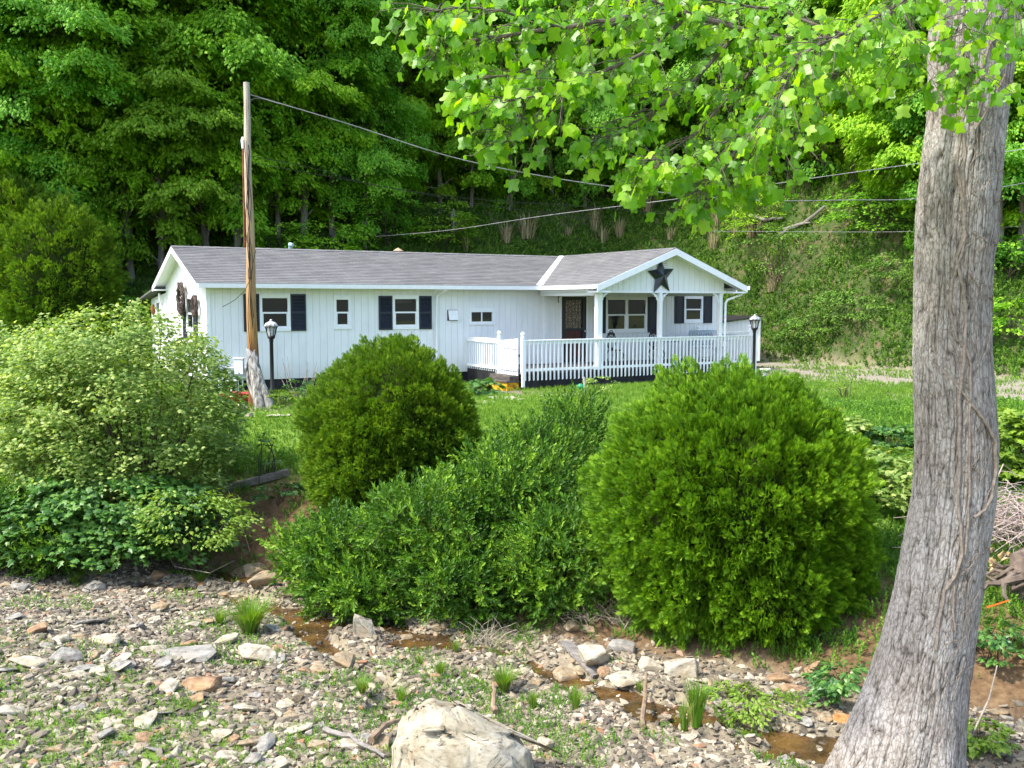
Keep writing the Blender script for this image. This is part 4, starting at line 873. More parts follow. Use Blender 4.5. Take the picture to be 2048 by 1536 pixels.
def shoot_shrub(label, balls, base, nshoot, size, mt, name='shrub', wild=.45, upw=.55, tmpl=T_SHOOT, arch=6, arch_to=None, lab2=None, dens=1.):
    """mound of leafy shoots over several balls (centre, (rx,ry,rz))"""
    t = thing(name, label, 'shrub', base); P, Dv = [], []
    tot = sum(r[0]*r[2] for _, r in balls)
    for (c_, R_) in balls:
        n = int(nshoot*R_[0]*R_[2]/tot); d = rdir(n); R_ = np.array(R_); nz_ = fbm(d[:, 0]*2.0+c_[0], d[:, 1]*2.0, d[:, 2]*2.0, seed=77)
        rr = (1+.55*nz_)*(1-.5*RNG.random(n)**2.2); P.append(np.array(c_)-np.array(base)+d*rr[:, None]*R_)
        Dv.append(d*.6+np.array([0, -.15, upw])+RNG.normal(size=(n, 3))*wild)
    P = np.concatenate(P); Dv = np.concatenate(Dv)
    gzv = H(P[:, 0]+base[0], P[:, 1]+base[1], False)-base[2]; k = P[:, 2] > gzv; P, Dv = P[k], Dv[k]
    V, F, Q = scatter(*tmpl, P, frames(Dv, RNG.normal(size=(len(P), 3))), size*RNG.uniform(.6, 1.3, len(P)))
    parts = [(V, F, Q)]; mb = MB()
    for j in range(arch):                                           # long arching canes that carry shoots
        c_, R_ = balls[random.randrange(len(balls))]; a = random.uniform(3.3, 6.1); o = Vector(c_)-Vector(base)
        hor = Vector((math.cos(a), math.sin(a)*.8, 0)); q0 = o+Vector((0, 0, R_[2]*.5)); pts = [q0+hor*(R_[0]*1.35*s)+Vector((0, 0, R_[2]*(.75*s-1.15*s*s))) for s in np.linspace(0, 1, 12)]
        mb.tube(pts, [.010]*11+[.003], 5); n = 70; s = RNG.uniform(.15, 1, n)*11; i0 = np.clip(s.astype(int), 0, 10); A = np.array([tuple(p) for p in pts]); PP = A[i0]+(A[i0+1]-A[i0])*(s-i0)[:, None]; tg = A[i0+1]-A[i0]; tg /= np.linalg.norm(tg, axis=1, keepdims=True)
        parts.append(scatter(*tmpl, PP, frames(tg*.7+np.array([0, 0, .5])+RNG.normal(size=(n, 3))*.45, RNG.normal(size=(n, 3))), size*.62*RNG.uniform(.7, 1.2, n)))
    V, F, Q = join(parts); link('foliage', fastmesh('foliage', V, F, Q), t, mt=mt)
    for j in range(26):
        c_, R_ = balls[random.randrange(len(balls))]; d = Vector(rdir(1)[0]); tip = Vector(c_)-Vector(base)+Vector((d.x*R_[0], d.y*R_[1], abs(d.z)*R_[2]))*.9; a = Vector((tip.x*.6, tip.y*.6, 0)); a.z = Hs(a.x+base[0], a.y+base[1])-base[2]
        mb.tube([a, a.lerp(tip, .5)+Vector((0, 0, .12)), tip], [.014, .010, .004], 5)
    mb.build('stem', M_BARKD, t); return t
def ball(u, v, D, rx, ry, rz): return (tuple(at(u, v, D)), (rx, ry, rz))
g0 = lambda u, v, D: ground_at(at(u, v, D))
shoot_shrub('dense glossy narrow-leaved shrub sprawling between the two arborvitae bushes', [ball(870, 1075, 14.1, 1.05, .9, .80), ball(1030, 1030, 14.6, 1.0, .9, .95), ball(1130, 1130, 13.4, .75, .7, .75), ball(930, 1170, 13.4, .8, .6, .5)], g0(1000, 1150, 14.2), 5600, .31, M_PRIV, arch=16, wild=.6)
shoot_shrub('low spreading part of the narrow-leaved thicket over the creek at its left end', [ball(705, 1110, 14.4, .80, .8, .55), ball(620, 1110, 14.6, .45, .5, .40), ball(740, 1190, 13.6, .6, .5, .35), ball(660, 1180, 13.9, .4, .4, .3)], g0(680, 1150, 14.6), 2600, .29, M_PRIV, arch=10, wild=.6)
shoot_shrub('upright leafy shrub with pale shoots on the lawn edge before the deck', [ball(1085, 935, 16.2, .75, .75, .75), ball(1150, 860, 17.0, .5, .5, .55), ball(1010, 950, 16.0, .45, .5, .5)], g0(1090, 1000, 16.2), 1900, .28, M_PRIV, wild=.3, upw=1.1, arch=2)
shoot_shrub('pointed-leaf shrub at the left picture edge above the gravel bank', [ball(15, 1060, 15.6, .9, .6, .75), ball(110, 1095, 15.3, .6, .5, .4)], c and g0(40, 1090, 15.6), 1500, .26, M_PRIV, arch=2)
c = at(375, 1035, 15.2); b = ground_at(at(400, 1080, 15.6))
layered_shrub('bright yellow-green loose shrub leaning over the dark creek pool', c, b, (.85, .5, .48), 60, 55, T_LEAF, .075, M_YELL, .3, .3, .4, -.8, 14, up=.6)

# ---------------------------------------------------------------- forest on the hill
FM = [leafmat('beech_leaf', (.11, .26, .012), (.23, .44, .020), (.40, .62, .04), .5, (1.35, 1.4, .4), .5, .35, .25, True),
      leafmat('dark_oak_leaf', (.10, .25, .012), (.20, .41, .02), (.36, .57, .04), .5, (1.3, 1.4, .5), .5, .35, .25, True),
      leafmat('bluish_green_leaf', (.075, .23, .022), (.16, .38, .035), (.31, .54, .055), .5, (1.3, 1.4, .5), .5, .35, .25, True),
      leafmat('lime_spring_leaf', (.10, .22, .010), (.18, .33, .016), (.30, .46, .035), .46, (1.3, 1.3, .4), .5, .35, .3, True)]
def forest_tree(seed, h, cr, zb, npads, per, leaf, mt, loose=1., tm=None):
    """one prototype: trunk with limbs reaching every leaf layer"""
    r = np.random.default_rng(seed); t = thing('forest_tree', 'x', 'tree', (0, 0, -100))
    lean = r.normal(size=2)*.035*h; mb = MB(); n = 14
    pts = [Vector((lean[0]*(k/n)**1.5+.07*math.sin(k*1.1+seed), lean[1]*(k/n)**1.5, h*.97*k/n-(.6 if k == 0 else 0))) for k in range(n+1)]
    r0 = .008*h+.04; mb.tube(pts, [r0*(1-.85*k/n) for k in range(n+1)], 9)
    P, Dv, Nv, hu = [], [], [], []
    z = zb; i = 0; tiers = []
    while z < h*.98:
        f = (z-zb)/(h-zb); prof = (math.sin(math.pi*min(1, .22+.78*(1-f)))**.6)*cr*r.uniform(.75, 1.1); nb = max(3, int(round(npads*(.6+.5*prof/cr)))); a0 = r.uniform(0, 6.28)
        for j in range(nb): tiers.append((z+r.normal()*.42*loose, a0+6.283*j/nb+r.normal()*.25, prof*r.uniform(.65, 1.12)))
        z += r.uniform(.62, 1.05)*(1-.25*f)
    for z, a, ln in tiers:
        out = np.array([math.cos(a), math.sin(a), 0]); sd = np.array([-out[1], out[0], 0]); i += 1
        k = max(1, min(n, int(z/h*n))); a0 = pts[k]; rise = r.uniform(.0, .25)*ln; droop = r.uniform(.12, .5)*ln/2.2
        path = lambda t_: np.array([a0.x, a0.y, z])+out*(ln*t_)+np.array([0, 0, rise*t_-droop*t_*t_*1.4])
        f = z/h; mb.tube([a0]+[Vector(path(t_)) for t_ in (.3, .6, .95)], [r0*.30*(1-.6*f)+.012, r0*.2*(1-.6*f)+.009, .008, .004], 5, False)
        m = int(per*ln/cr*(.5+.6*ln/cr)); t_ = .18+.82*np.sqrt(r.random(m)); wd = (.16+.42*np.sin(np.pi*np.clip(t_*.85, 0, 1)))*ln*.62
        sg = r.uniform(-1, 1, m); brk = 1+.35*np.sin(t_*9+i)*np.sign(sg); lat = sg*wd*brk
        pz = rise*t_-droop*t_*t_*1.4-.28*np.abs(lat)**1.3/(1+0*lat)+r.normal(size=m)*.10*loose+.14*np.sin(t_*14+lat*5+i)
        p_ = np.array([a0.x, a0.y, z])+out*(ln*t_)[:, None]+sd*lat[:, None]; p_[:, 2] += pz
        P.append(p_); Dv.append(out*.6+sd*np.sign(sg)[:, None]*r.uniform(.1, 1, m)[:, None]+np.array([0, 0, -.75])+r.normal(size=(m, 3))*.3); Nv.append(np.array([0, 0, 1.])+out*.45+r.normal(size=(m, 3))*.30)
        hu.append(np.clip(r.random(m)*.7+.3*r.random(), 0, 1))
    V, F, Q = scatter(*(tm or T_LEAF), np.concatenate(P), frames(np.concatenate(Dv), np.concatenate(Nv)), leaf*r.uniform(.7, 1.3, sum(len(p) for p in P)), np.concatenate(hu))
    mb.build('trunk', M_BARK, t, smooth=True); link('crown', fastmesh('crown', V, F, Q), t, mt=mt); return t
PROT = [forest_tree(1, 15, 4.3, .7, 5, 950, .19, FM[0]), forest_tree(2, 17, 3.8, 1.2, 5, 820, .20, FM[1], 2.2), forest_tree(3, 14, 3.7, .8, 5, 1000, .15, FM[2], 1.6),
        forest_tree(4, 11, 4.0, .6, 5, 1000, .17, FM[3]), forest_tree(5, 9, 4.0, .5, 5, 1000, .18, FM[0], 1.2), forest_tree(6, 18, 4.6, 1.2, 5, 900, .21, FM[0], 1.5), forest_tree(7, 8, 3.4, .4, 5, 900, .14, FM[2], 1.6)]
LOOK = ['bright green drooping tree', 'tall dark green tree', 'bluish green tree', 'lime green layered tree', 'low bright green tree', 'very tall broad green tree', 'small bluish green tree']
fr = random.Random(21); cnt = [0]*7; USED = set()
def put_tree(k, x, y, s, lab, rz=None):
    o = PROT[k] if cnt[k] == 0 else copy_tree(PROT[k])
    cnt[k] += 1; o.location = (x, y, Hs(x, y)-.05); o.rotation_euler = (fr.uniform(-.04, .04), fr.uniform(-.04, .04), fr.uniform(0, 6.28) if rz is None else rz); o.scale = (s, s, s*fr.uniform(.95, 1.08))
    o['label'] = lab; o['group'] = 'trees of the wood on the hillside'; return o
def pt(u, v, mn=30): p = G(u, v, mn); return p
# front rows by landmark: (u, y, prototype, scale, label place)
FRONT = [(-70, 39, 1, 1.0, 'at the left picture edge behind the twin bush'), (40, 44, 0, 1.0, 'in the upper left corner of the picture'), (120, 40, 2, 1.0, 'right behind the left twin-domed bush'), (190, 44, 5, .95, 'above and right of the twin-domed bush'), (265, 41.5, 1, .9, 'between the twin-domed bush and the house gable'), (330, 42.3, 3, 1.0, 'above the left roof gable'),
         (415, 42.7, 0, .95, 'over the left end of the roof beside the pole'), (480, 43.6, 1, 1.0, 'right behind the utility pole'), (560, 43.6, 4, 1.05, 'whose low limbs hang right of the pole'), (610, 43.6, 5, .9, 'above the grey loops of cable'), (670, 43.6, 2, .95, 'behind the middle of the roof'),
         (735, 43.6, 6, .9, 'just above the roof right of the pole'), (800, 49.6, 0, .9, 'left of the carved bird post'), (880, 49.1, 3, .95, 'behind the carved wooden bird post'), (945, 48.6, 4, 1.0, 'above the dry grass clumps'), (1020, 48.6, 2, .9, 'left of the roof valley'), (1100, 49.6, 3, .95, 'behind the roof valley'),
         (1170, 48.6, 6, 1.1, 'between roof valley and gable peak'), (1240, 49.1, 4, .95, 'above the front gable'), (1310, 49.6, 0, .9, 'above the front gable peak'), (1370, 49.6, 6, 1.1, 'behind the lowest hanging leaves'), (1440, 48.6, 2, .9, 'left of the grey fallen logs'), (1510, 49, 4, .9, 'above the grey fallen logs'), (1580, 49.5, 3, .9, 'right above the fallen logs'), (1640, 49.5, 6, 1.1, 'left of the trunk above the clay bank'), (1700, 49.5, 3, 1., 'near the trunk above the clay bank'),
         (1770, 49, 0, .9, 'directly left of the big trunk'), (1840, 47.5, 4, 1., 'whose crown touches the big trunk from the left'), (1890, 46, 2, .9, 'hidden mostly by the big trunk'), (1990, 43, 6, 1.1, 'low on the slope right of the trunk'), (2030, 46, 0, .9, 'higher on the slope right of the trunk'), (2120, 42, 3, 1.1, 'at the right picture edge')]
FU = [-200, 300, 330, 480, 500, 750, 800, 1450, 1500, 1750, 1850, 2200]; FV = [600, 590, 570, 560, 530, 500, 425, 415, 395, 405, 540, 570]
FLX, FLY = [], []
for u in range(-500, 2600, 60):
    q_ = G(u, float(np.interp(u, FU, FV)), 26); FLX.append(q_.x); FLY.append(q_.y)
o_ = np.argsort(FLX); FLX, FLY = np.array(FLX)[o_], np.array(FLY)[o_]
for (u, D, k, s, place) in FRONT:
    q_ = G(u, float(np.interp(u, FU, FV)), 26); D = q_.y+.5*(u % 3)
    x = (u-1024)/FPX*D; put_tree(k, x, D, s, f'{LOOK[k]} {place}')
ROWS = [(4.5, 5.2, 'second row'), (10.5, 5.6, 'third row'), (17.5, 5.6, 'fourth row'), (25, 5.6, 'topmost row')]
SPOTS = ['far left of the wood', 'above the left twin arborvitae', 'left of the utility pole', 'right of the utility pole', 'over the middle of the roof', 'over the roof valley', 'behind the hanging tulip leaves', 'over the grey fallen logs', 'beside the big trunk', 'right of the big trunk']
for D, sp, rn in ROWS:
    half = (45+D)*.57; nn = int(2*half/sp)
    for j in range(nn):
        x = -half+(j+.5)*2*half/nn+fr.uniform(-.9, .9); k = fr.choice([0, 1, 2, 5, 1, 0, 3]); y = float(np.interp(x, FLX, FLY))+D+fr.uniform(-1.3, 1.3)
        u = 1024+FPX*x/y; sp_ = SPOTS[int(np.clip(u/2048*10, 0, 9))]; lab = f'{LOOK[k]}, {rn} of the wood, {sp_}'
        for q_ in range(5):
            if lab in USED: k = (k+1) % 4; lab = f'{LOOK[k]}, {rn} of the wood, {sp_}'
        if lab in USED: k = (k+1) % 4; lab = f'{LOOK[k]}, {rn} of the wood, {sp_}'
        USED.add(lab); put_tree(k, x, y, fr.uniform(.9, 1.15), lab)
# ---------------------------------------------------------------- big tulip tree in the foreground
TD = 8.2
TR = [(1640, 1790, 330), (1536, 1796, 262), (1440, 1818, 222), (1375, 1833, 197), (1290, 1855, 182), (1183, 1876, 170), (1080, 1893, 163), (992, 1908, 158), (886, 1914, 158), (800, 1909, 152), (700, 1904, 146), (620, 1905, 143), (510, 1908, 147), (404, 1916, 151), (320, 1925, 150), (242, 1934, 147), (150, 1942, 155), (81, 1944, 160), (0, 1955, 158), (-150, 1975, 155), (-420, 2010, 150)]
tp = [(at(u, v, TD), w_/FPX*TD/2) for v, u, w_ in TR]
tz = np.array([p.z for p, r in tp]); tx = np.array([p.x for p, r in tp]); trr = np.array([r for p, r in tp])
gb = Hs(tx[1], TD); tb = Vector((tx[1], TD, gb))
tulip = thing('tulip_tree', 'big grey ridged tree trunk with lobed leaves hanging over the picture on the right', 'tree', tb)
NA, NZ = 500, 1500
zs = np.concatenate([[gb-.35], np.linspace(gb-.1, tz[-1], NZ-1)]); o_ = np.argsort(tz)
cx = np.interp(zs, tz[o_], tx[o_]); rr_ = np.interp(zs, tz[o_], trr[o_]); k_ = np.hanning(15); k_ /= k_.sum()
pad = lambda a: np.convolve(np.pad(a, 7, 'edge'), k_, 'valid'); cx, rr_ = pad(cx), pad(rr_)
th = np.linspace(0, 2*np.pi, NA, endpoint=False); TH, ZZ = np.meshgrid(th, zs); RR = rr_[:, None]*np.ones_like(TH)
flare = sstep(gb+.9, gb-.1, ZZ); RR = RR*(1+flare*(.10*np.sin(TH*5+1)+.06*np.sin(TH*9)))
RR = RR*(1+.05*np.cos(2*(TH-.6)))
# knots and swelling
cyl = np.cos(TH)*3.2, np.sin(TH)*3.2
warp = .35*fbm(cyl[0]*.6, cyl[1]*.6, ZZ*.7, 3, seed=5)
a_ = (TH+warp*.28+.06*np.sin(ZZ*1.7)); 
def ridges(fr_, zf, seed):
    n = vnoise(np.cos(a_)*fr_, np.sin(a_)*fr_, ZZ*zf, seed); return np.clip(np.abs(n)*4.5, 0, 1)*2-1
sideA = sstep(-.2, .9, np.cos(TH-3.5)+.25*fbm(cyl[0], cyl[1], ZZ, 2, seed=9))              # rougher on its left
rg = np.minimum(ridges(11, 3.2, 1), .55+.45*ridges(20, 9., 2))*.75+.25*ridges(34, 16., 4)
plate = fbm(cyl[0]*9, cyl[1]*9, ZZ*14, 3, seed=12)
RR = RR+(.003+.007*sideA+.005*flare)*rg+.004*plate+.010*fbm(cyl[0]*1.4, cyl[1]*1.4, ZZ*1.6, 3, seed=14)
kn = lambda a0, z0, s, h: h*np.exp(-(((np.angle(np.exp(1j*(TH-a0))))*.34/s)**2+((ZZ-z0)/s)**2))
def trunk_z(v): return float(at(1900, v, TD-.3).z)
RR = RR+kn(-1.2, trunk_z(490), .05, .02)+kn(-.2, trunk_z(470), .10, .03)+kn(-1.5, trunk_z(215), .09, .02)+kn(-1.9, trunk_z(1130), .08, .015)
X = cx[:, None]+RR*np.cos(TH)-tb.x; Y = RR*np.sin(TH); Zt = ZZ-tb.z
ii = np.arange(NZ*NA).reshape(NZ, NA); i2 = np.roll(ii, -1, 1)
F = np.stack([ii[:-1], i2[:-1], i2[1:], ii[1:]], -1).reshape(-1, 4)
tm = fastmesh('trunk', np.stack([X, Y, Zt], -1).reshape(-1, 3), F, smooth=True)
at_ = tm.attributes.new('ridge', 'FLOAT', 'POINT'); at_.data.foreach_set('value', np.clip(.5+.5*rg, 0, 1).ravel().astype(np.float32))
at_ = tm.attributes.new('rough_side', 'FLOAT', 'POINT'); at_.data.foreach_set('value', sideA.ravel().astype(np.float32))
M_TUL = mat('grey_ridged_bark', rough=.95, spec=.1); b_ = M_TUL.node_tree.nodes['Principled BSDF']
c1 = ramp(M_TUL, attr(M_TUL, 'ridge'), [(.08, (.06, .053, .047)), (.40, (.24, .226, .21)), (.85, (.35, .338, .32))])
n1 = noise(M_TUL, 16, 5, .7, stretch=(1.6, 1.6, .55)); c2 = mixc(M_TUL, 1., c1, ramp(M_TUL, n1, [(.3, (.55, .51, .48)), (.48, (.95, .93, .9)), (.7, (1.15, 1.15, 1.15))]), 'MULTIPLY')
n2 = noise(M_TUL, 2.2, 3, .6); c3 = mixc(M_TUL, 1., c2, ramp(M_TUL, n2, [(.35, (.80, .76, .72)), (.65, (1.08, 1.08, 1.10))]), 'MULTIPLY')
tcm = N(M_TUL, 'ShaderNodeTexCoord'); mpv = N(M_TUL, 'ShaderNodeMapping'); mpv.inputs['Scale'].default_value = (1, 1, .33); nzv = N(M_TUL, 'ShaderNodeTexNoise'); nzv.inputs['Scale'].default_value = 7
mxv = N(M_TUL, 'ShaderNodeMix', data_type='RGBA'); mxv.inputs[0].default_value = .06; L(M_TUL, tcm.outputs['Object'], mpv.inputs[0]); L(M_TUL, tcm.outputs['Object'], nzv.inputs['Vector']); L(M_TUL, mpv.outputs[0], mxv.inputs[6]); L(M_TUL, nzv.outputs['Color'], mxv.inputs[7])
vor = N(M_TUL, 'ShaderNodeTexVoronoi', feature='DISTANCE_TO_EDGE'); vor.inputs['Scale'].default_value = 34; L(M_TUL, mxv.outputs[2], vor.inputs['Vector'])
c3 = mixc(M_TUL, 1., c3, ramp(M_TUL, vor.outputs[0], [(.0, (.50, .48, .46)), (.08, (.92, .91, .90)), (.30, (1.06, 1.06, 1.06))]), 'MULTIPLY')
L(M_TUL, c3, b_.inputs['Base Color']); n3 = noise(M_TUL, 60, 4, .7, stretch=(1, 1, .45)); bump(M_TUL, n3, .8, .012)
link('trunk', tm, tulip, mt=M_TUL)
# vines climbing the bark
M_VN = noisy('grey_brown_vine', (.13, .10, .08), (.30, .26, .22), 30, .9, .1, .3, .003)
def surf(u, v, extra=.012):
    """point on the trunk's near side seen at (u, v)"""
    x, y, z = ray(u, v); D = TD-.35
    for _ in range(4):
        t = D/y; zc = CZ+z*t; c_ = np.interp(zc, zs, cx); r = np.interp(zc, zs, rr_)+extra; dx = np.clip(x*t-c_, -r*.97, r*.97); D = TD-math.sqrt(max(r*r-dx*dx, 0))
    t = D/y; return Vector((c_+dx, D, CZ+z*t))-tb
VN = [([(1915, 165), (1914, 230), (1920, 262), (1912, 330), (1925, 400), (1930, 470), (1912, 520), (1925, 570), (1932, 620), (1930, 700), (1918, 800), (1920, 900), (1916, 1000), (1922, 1060), (1925, 1110), (1912, 1150), (1890, 1180), (1880, 1230), (1872, 1300)], .012),
      ([(1922, 170), (1935, 200), (1925, 240), (1930, 300), (1926, 360), (1930, 440), (1925, 500), (1905, 560), (1900, 620)], .010),
      ([(1950, 190), (1930, 215), (1905, 245), (1895, 300), (1900, 350)], .007),
      ([(1990, 60), (1960, 150), (1965, 200), (1950, 260), (1985, 200), (2010, 150)], .008),
      ([(1850, 600), (1860, 690), (1875, 730), (1900, 755), (1925, 785), (1950, 815), (1975, 850), (1990, 880), (1994, 930), (1985, 990), (1970, 1020), (1948, 1035)], .011),
      ([(1895, 600), (1915, 680), (1935, 700), (1942, 730), (1938, 850), (1940, 950), (1935, 1050), (1930, 1110)], .009),
      ([(1870, 620), (1872, 700), (1860, 800), (1862, 900)], .005), ([(1985, 640), (1975, 700), (1940, 760), (1900, 770)], .004),
      ([(1910, 1170), (1905, 1220), (1912, 1265)], .008), ([(1830, 1000), (1840, 1100), (1835, 1200), (1845, 1290)], .005)]
mb = MB()
for pts, r in VN:
    r *= 1.35
    for i in range(1):
        q = [surf(u, v) for u, v in pts]; Q = []
        for a, b in zip(q[:-1], q[1:]):
            for s in range(5): Q.append(a.lerp(b, s/5)+Vector((random.uniform(-.006, .006), 0, 0)))
        mb.tube(Q+[q[-1]], [r*(.8+.3*random.random()) for _ in range(len(Q)+1)], 6)
for k in range(120):
    u0, v0 = random.uniform(1850, 1990), random.uniform(180, 1400); a = random.uniform(0, 6.28); pts = []
    for s in range(6): pts.append(surf(u0+s*7*math.cos(a)+random.uniform(-4, 4), v0+s*14*abs(math.sin(a))+random.uniform(-4, 4), .006))
    mb.tube(pts, [.0035]*5+[.001], 4)
mb.build('climbing_vine', M_VN, tulip, smooth=True)
# limbs
M_LIMB = noisy('dark_grey_limb', (.05, .04, .032), (.17, .145, .125), 12, .9, .1, .3, .006)
LIMB = [([(1960, -180, 8.2), (1860, -30, 7.9), (1760, 40, 7.6), (1690, 72, 7.4), (1620, 82, 7.3), (1560, 78, 7.2), (1480, 58, 7.1), (1380, 30, 7.0), (1250, 35, 6.9), (1130, 55, 6.8), (1010, 70, 6.7), (900, 90, 6.6), (880, 95, 6.6)], .035),
        ([(1620, 82, 7.3), (1560, 170, 7.2), (1500, 260, 7.1), (1440, 350, 7.0), (1415, 368, 7.0), (1392, 388, 6.9)], .016),
        ([(1480, 58, 7.1), (1400, 150, 7.0), (1310, 220, 6.9), (1240, 262, 6.9), (1180, 285, 6.8)], .015),
        ([(1380, 30, 7.0), (1280, 110, 6.8), (1160, 165, 6.7), (1040, 200, 6.6), (945, 205, 6.5)], .014),
        ([(1760, 40, 7.6), (1700, 110, 7.4), (1640, 190, 7.3), (1580, 280, 7.2), (1540, 330, 7.1), (1500, 365, 7.1)], .016),
        ([(1560, 78, 7.2), (1470, 180, 7.4), (1390, 270, 7.4), (1310, 320, 7.3), (1275, 345, 7.3)], .013),
        ([(1250, 35, 6.9), (1130, 110, 7.2), (1020, 150, 7.2), (930, 160, 7.2)], .010),
        ([(1900, -100, 7.6), (1800, 10, 7.0), (1720, 50, 6.6), (1600, 110, 6.4), (1560, 190, 6.4), (1530, 260, 6.4)], .014),
        ([(1960, -140, 7.4), (1930, 10, 6.9), (1925, 80, 6.7), (1930, 130, 6.6), (1940, 160, 6.6)], .010),
        ([(1990, -120, 7.3), (2030, -20, 7.0), (2050, 40, 7.0)], .010), ([(1800, 10, 7.0), (1830, 80, 6.8), (1820, 130, 6.8)], .009),
        ([(1130, 55, 6.8), (1000, 20, 6.6), (910, 15, 6.6), (850, 22, 6.5)], .010), ([(1380, 30, 7.0), (1260, -20, 7.0), (1120, -30, 7.0), (960, -30, 6.9)], .010),
        ([(1690, 72, 7.4), (1560, 20, 7.8), (1430, 0, 7.8), (1300, 0, 7.8), (1180, 20, 7.8)], .012), ([(1500, 260, 7.1), (1420, 300, 6.8), (1350, 330, 6.7), (1290, 340, 6.7)], .009), ([(1160, 165, 6.7), (1090, 230, 6.6), (1040, 270, 6.6), (1010, 262, 6.6)], .008)]
mb = MB(); LP = []; LDv = []; LS = []; twig = MB()
for pi, (pts, r) in enumerate(LIMB):
    q = [at(*p)-tb for p in pts]; n = len(q); Q = []
    for a, b in zip(q[:-1], q[1:]):
        for s in range(4): Q.append(a.lerp(b, s/4)+Vector((random.uniform(-.012, .012),)*3))
    Q.append(q[-1]); mb.tube(Q, [max(.004, r*(1-.8*i/len(Q))) for i in range(len(Q))], 7)
    Ltot = sum((b-a).length for a, b in zip(Q[:-1], Q[1:])); nt_ = int(Ltot/(.031 if pi != 0 else .036))
    for j in range(nt_):
        f = (j+random.random())/nt_; f = f if pi else .12+.88*f
        if pi == 0 and f < .1: continue
        x = f*(len(Q)-1); i0 = min(int(x), len(Q)-2); p = Q[i0].lerp(Q[i0+1], x-i0); d = (Q[i0+1]-Q[i0]).normalized()
        tl = random.uniform(.10, .42)*(1 if f < .9 else .7); td = (d*.7+Vector((random.uniform(-1, 1), random.uniform(-1, 1), random.uniform(-.6, .5)))*.75).normalized()
        e = p+td*tl+Vector((0, 0, -.10*tl)); m_ = p.lerp(e, .5)+Vector((0, 0, .02)); twig.tube([p, m_, e], [.004, .003, .002], 4, False)
        for s in range(random.choice((3, 4, 5))):
            b = p.lerp(e, .3+.7*s/4) if s else e; pd = (td*.5+Vector((random.uniform(-1, 1), random.uniform(-1, 1), random.uniform(-.7, .4)))).normalized(); le = b+pd*random.uniform(.05, .10); twig.tube([b, le], [.0018, .0014], 3, False)
            LP.append(tuple(le)); dv = pd*.5+Vector((random.uniform(-.5, .5), random.uniform(-.5, .5), -.75)); LDv.append(tuple(dv)); LS.append(random.choice((.05, .08, .10, .12, .145)))
mb.build('limb', M_LIMB, tulip, smooth=True); twig.build('twigs', M_LIMB, tulip)
M_TL = leafmat('tulip_tree_leaf', (.08, .22, .008), (.15, .34, .010), (.30, .50, .02), .55, (1.75, 1.75, .35), .38, .5, 2.0)
LP = np.array(LP); LDv = np.array(LDv); LS = np.array(LS)
sn = np.array([SUN.x, SUN.y-.5, SUN.z]); V, F, Q = scatter(*T_TULIP, LP, frames(LDv, sn+RNG.normal(size=(len(LP), 3))*.8), LS*.66)
link('leaves', fastmesh('leaves', V, F, Q), tulip, mt=M_TL)
print('tulip leaves', len(LP))
# ---------------------------------------------------------------- rocks
def rockmat(name, a, b, c, vein=.5):
    m = mat(name, b, .9, .2); bs = m.node_tree.nodes['Principled BSDF']; n = noise(m, 5, 6, .7, stretch=(1, 1, 2.2)); n2 = noise(m, 1.6, 3, .6)
    c0 = ramp(m, n, [(.3, a), (.48, b), (.68, c)]); c0 = mixc(m, ramp(m, n2, [(.45, (0, 0, 0)), (.7, (vein, vein, vein))]), c0, (.36, .24, .12)); L(m, c0, bs.inputs['Base Color']); nb = noise(m, 26, 5, .7, stretch=(1, 1, 2.5)); bump(m, nb, .6, .02); return m
RM = [rockmat('cream_rock', (.15, .13, .09), (.36, .325, .245), (.50, .465, .38)), rockmat('grey_rock', (.10, .096, .085), (.23, .22, .195), (.35, .335, .30), .2), rockmat('tan_rock', (.12, .088, .05), (.26, .205, .13), (.36, .305, .22), .8), rockmat('brown_rock', (.09, .055, .03), (.24, .15, .09), (.38, .27, .17), .8), rockmat('orange_stained_rock', (.18, .07, .02), (.42, .17, .05), (.5, .33, .2), .6)]
def rockmesh(seed, sx, sy, sz, np_=16, sub=2, amp=.05, name='rock'):
    r = random.Random(seed); bm = bmesh.new()
    for _ in range(np_):
        v = Vector((r.gauss(0, 1), r.gauss(0, 1), r.gauss(0, 1))).normalized(); v = Vector((v.x*sx, v.y*sy, max(-.7, min(.7, v.z*1.3))*sz))*r.uniform(.8, 1.1); bm.verts.new(v/2)
    bmesh.ops.convex_hull(bm, input=bm.verts); 
    loose = [v for v in bm.verts if not v.link_faces]; bmesh.ops.delete(bm, geom=loose, context='VERTS')
    bmesh.ops.dissolve_limit(bm, angle_limit=.12, verts=bm.verts, edges=bm.edges)
    bmesh.ops.bevel(bm, geom=bm.edges[:], offset=.028*min(sx, sy), segments=1, affect='EDGES')
    bmesh.ops.triangulate(bm, faces=bm.faces)
    for _ in range(sub): bmesh.ops.subdivide_edges(bm, edges=bm.edges, cuts=1)
    me = bpy.data.meshes.new(name); bm.to_mesh(me); bm.free(); co = np.zeros(len(me.vertices)*3); me.vertices.foreach_get('co', co); co = co.reshape(-1, 3)
    f = 3.5/max(sx, .3); zq = co[:, 2]*f*2.5; dn = fbm(co[:, 0]*f, co[:, 1]*f, zq, 4, seed=seed)*amp; dd = co/(np.linalg.norm(co, axis=1, keepdims=True)+1e-6)
    st = amp*.5*(np.abs((co[:, 2]*11/max(sz, .1)+fbm(co[:, 0]*3, co[:, 1]*3, 0, 2, seed=seed)*1.5) % 1-.5)); co += dd*(dn+st)[:, None]*max(sz, .2)*1.6
    me.vertices.foreach_set('co', co.ravel()); me.update(); return me
RP = [rockmesh(100+i, 1, .62+.3*((i*37) % 10)/10, (.16, .22, .30, .42)[i % 4], 13+i % 5, 1, .05) for i in range(14)]
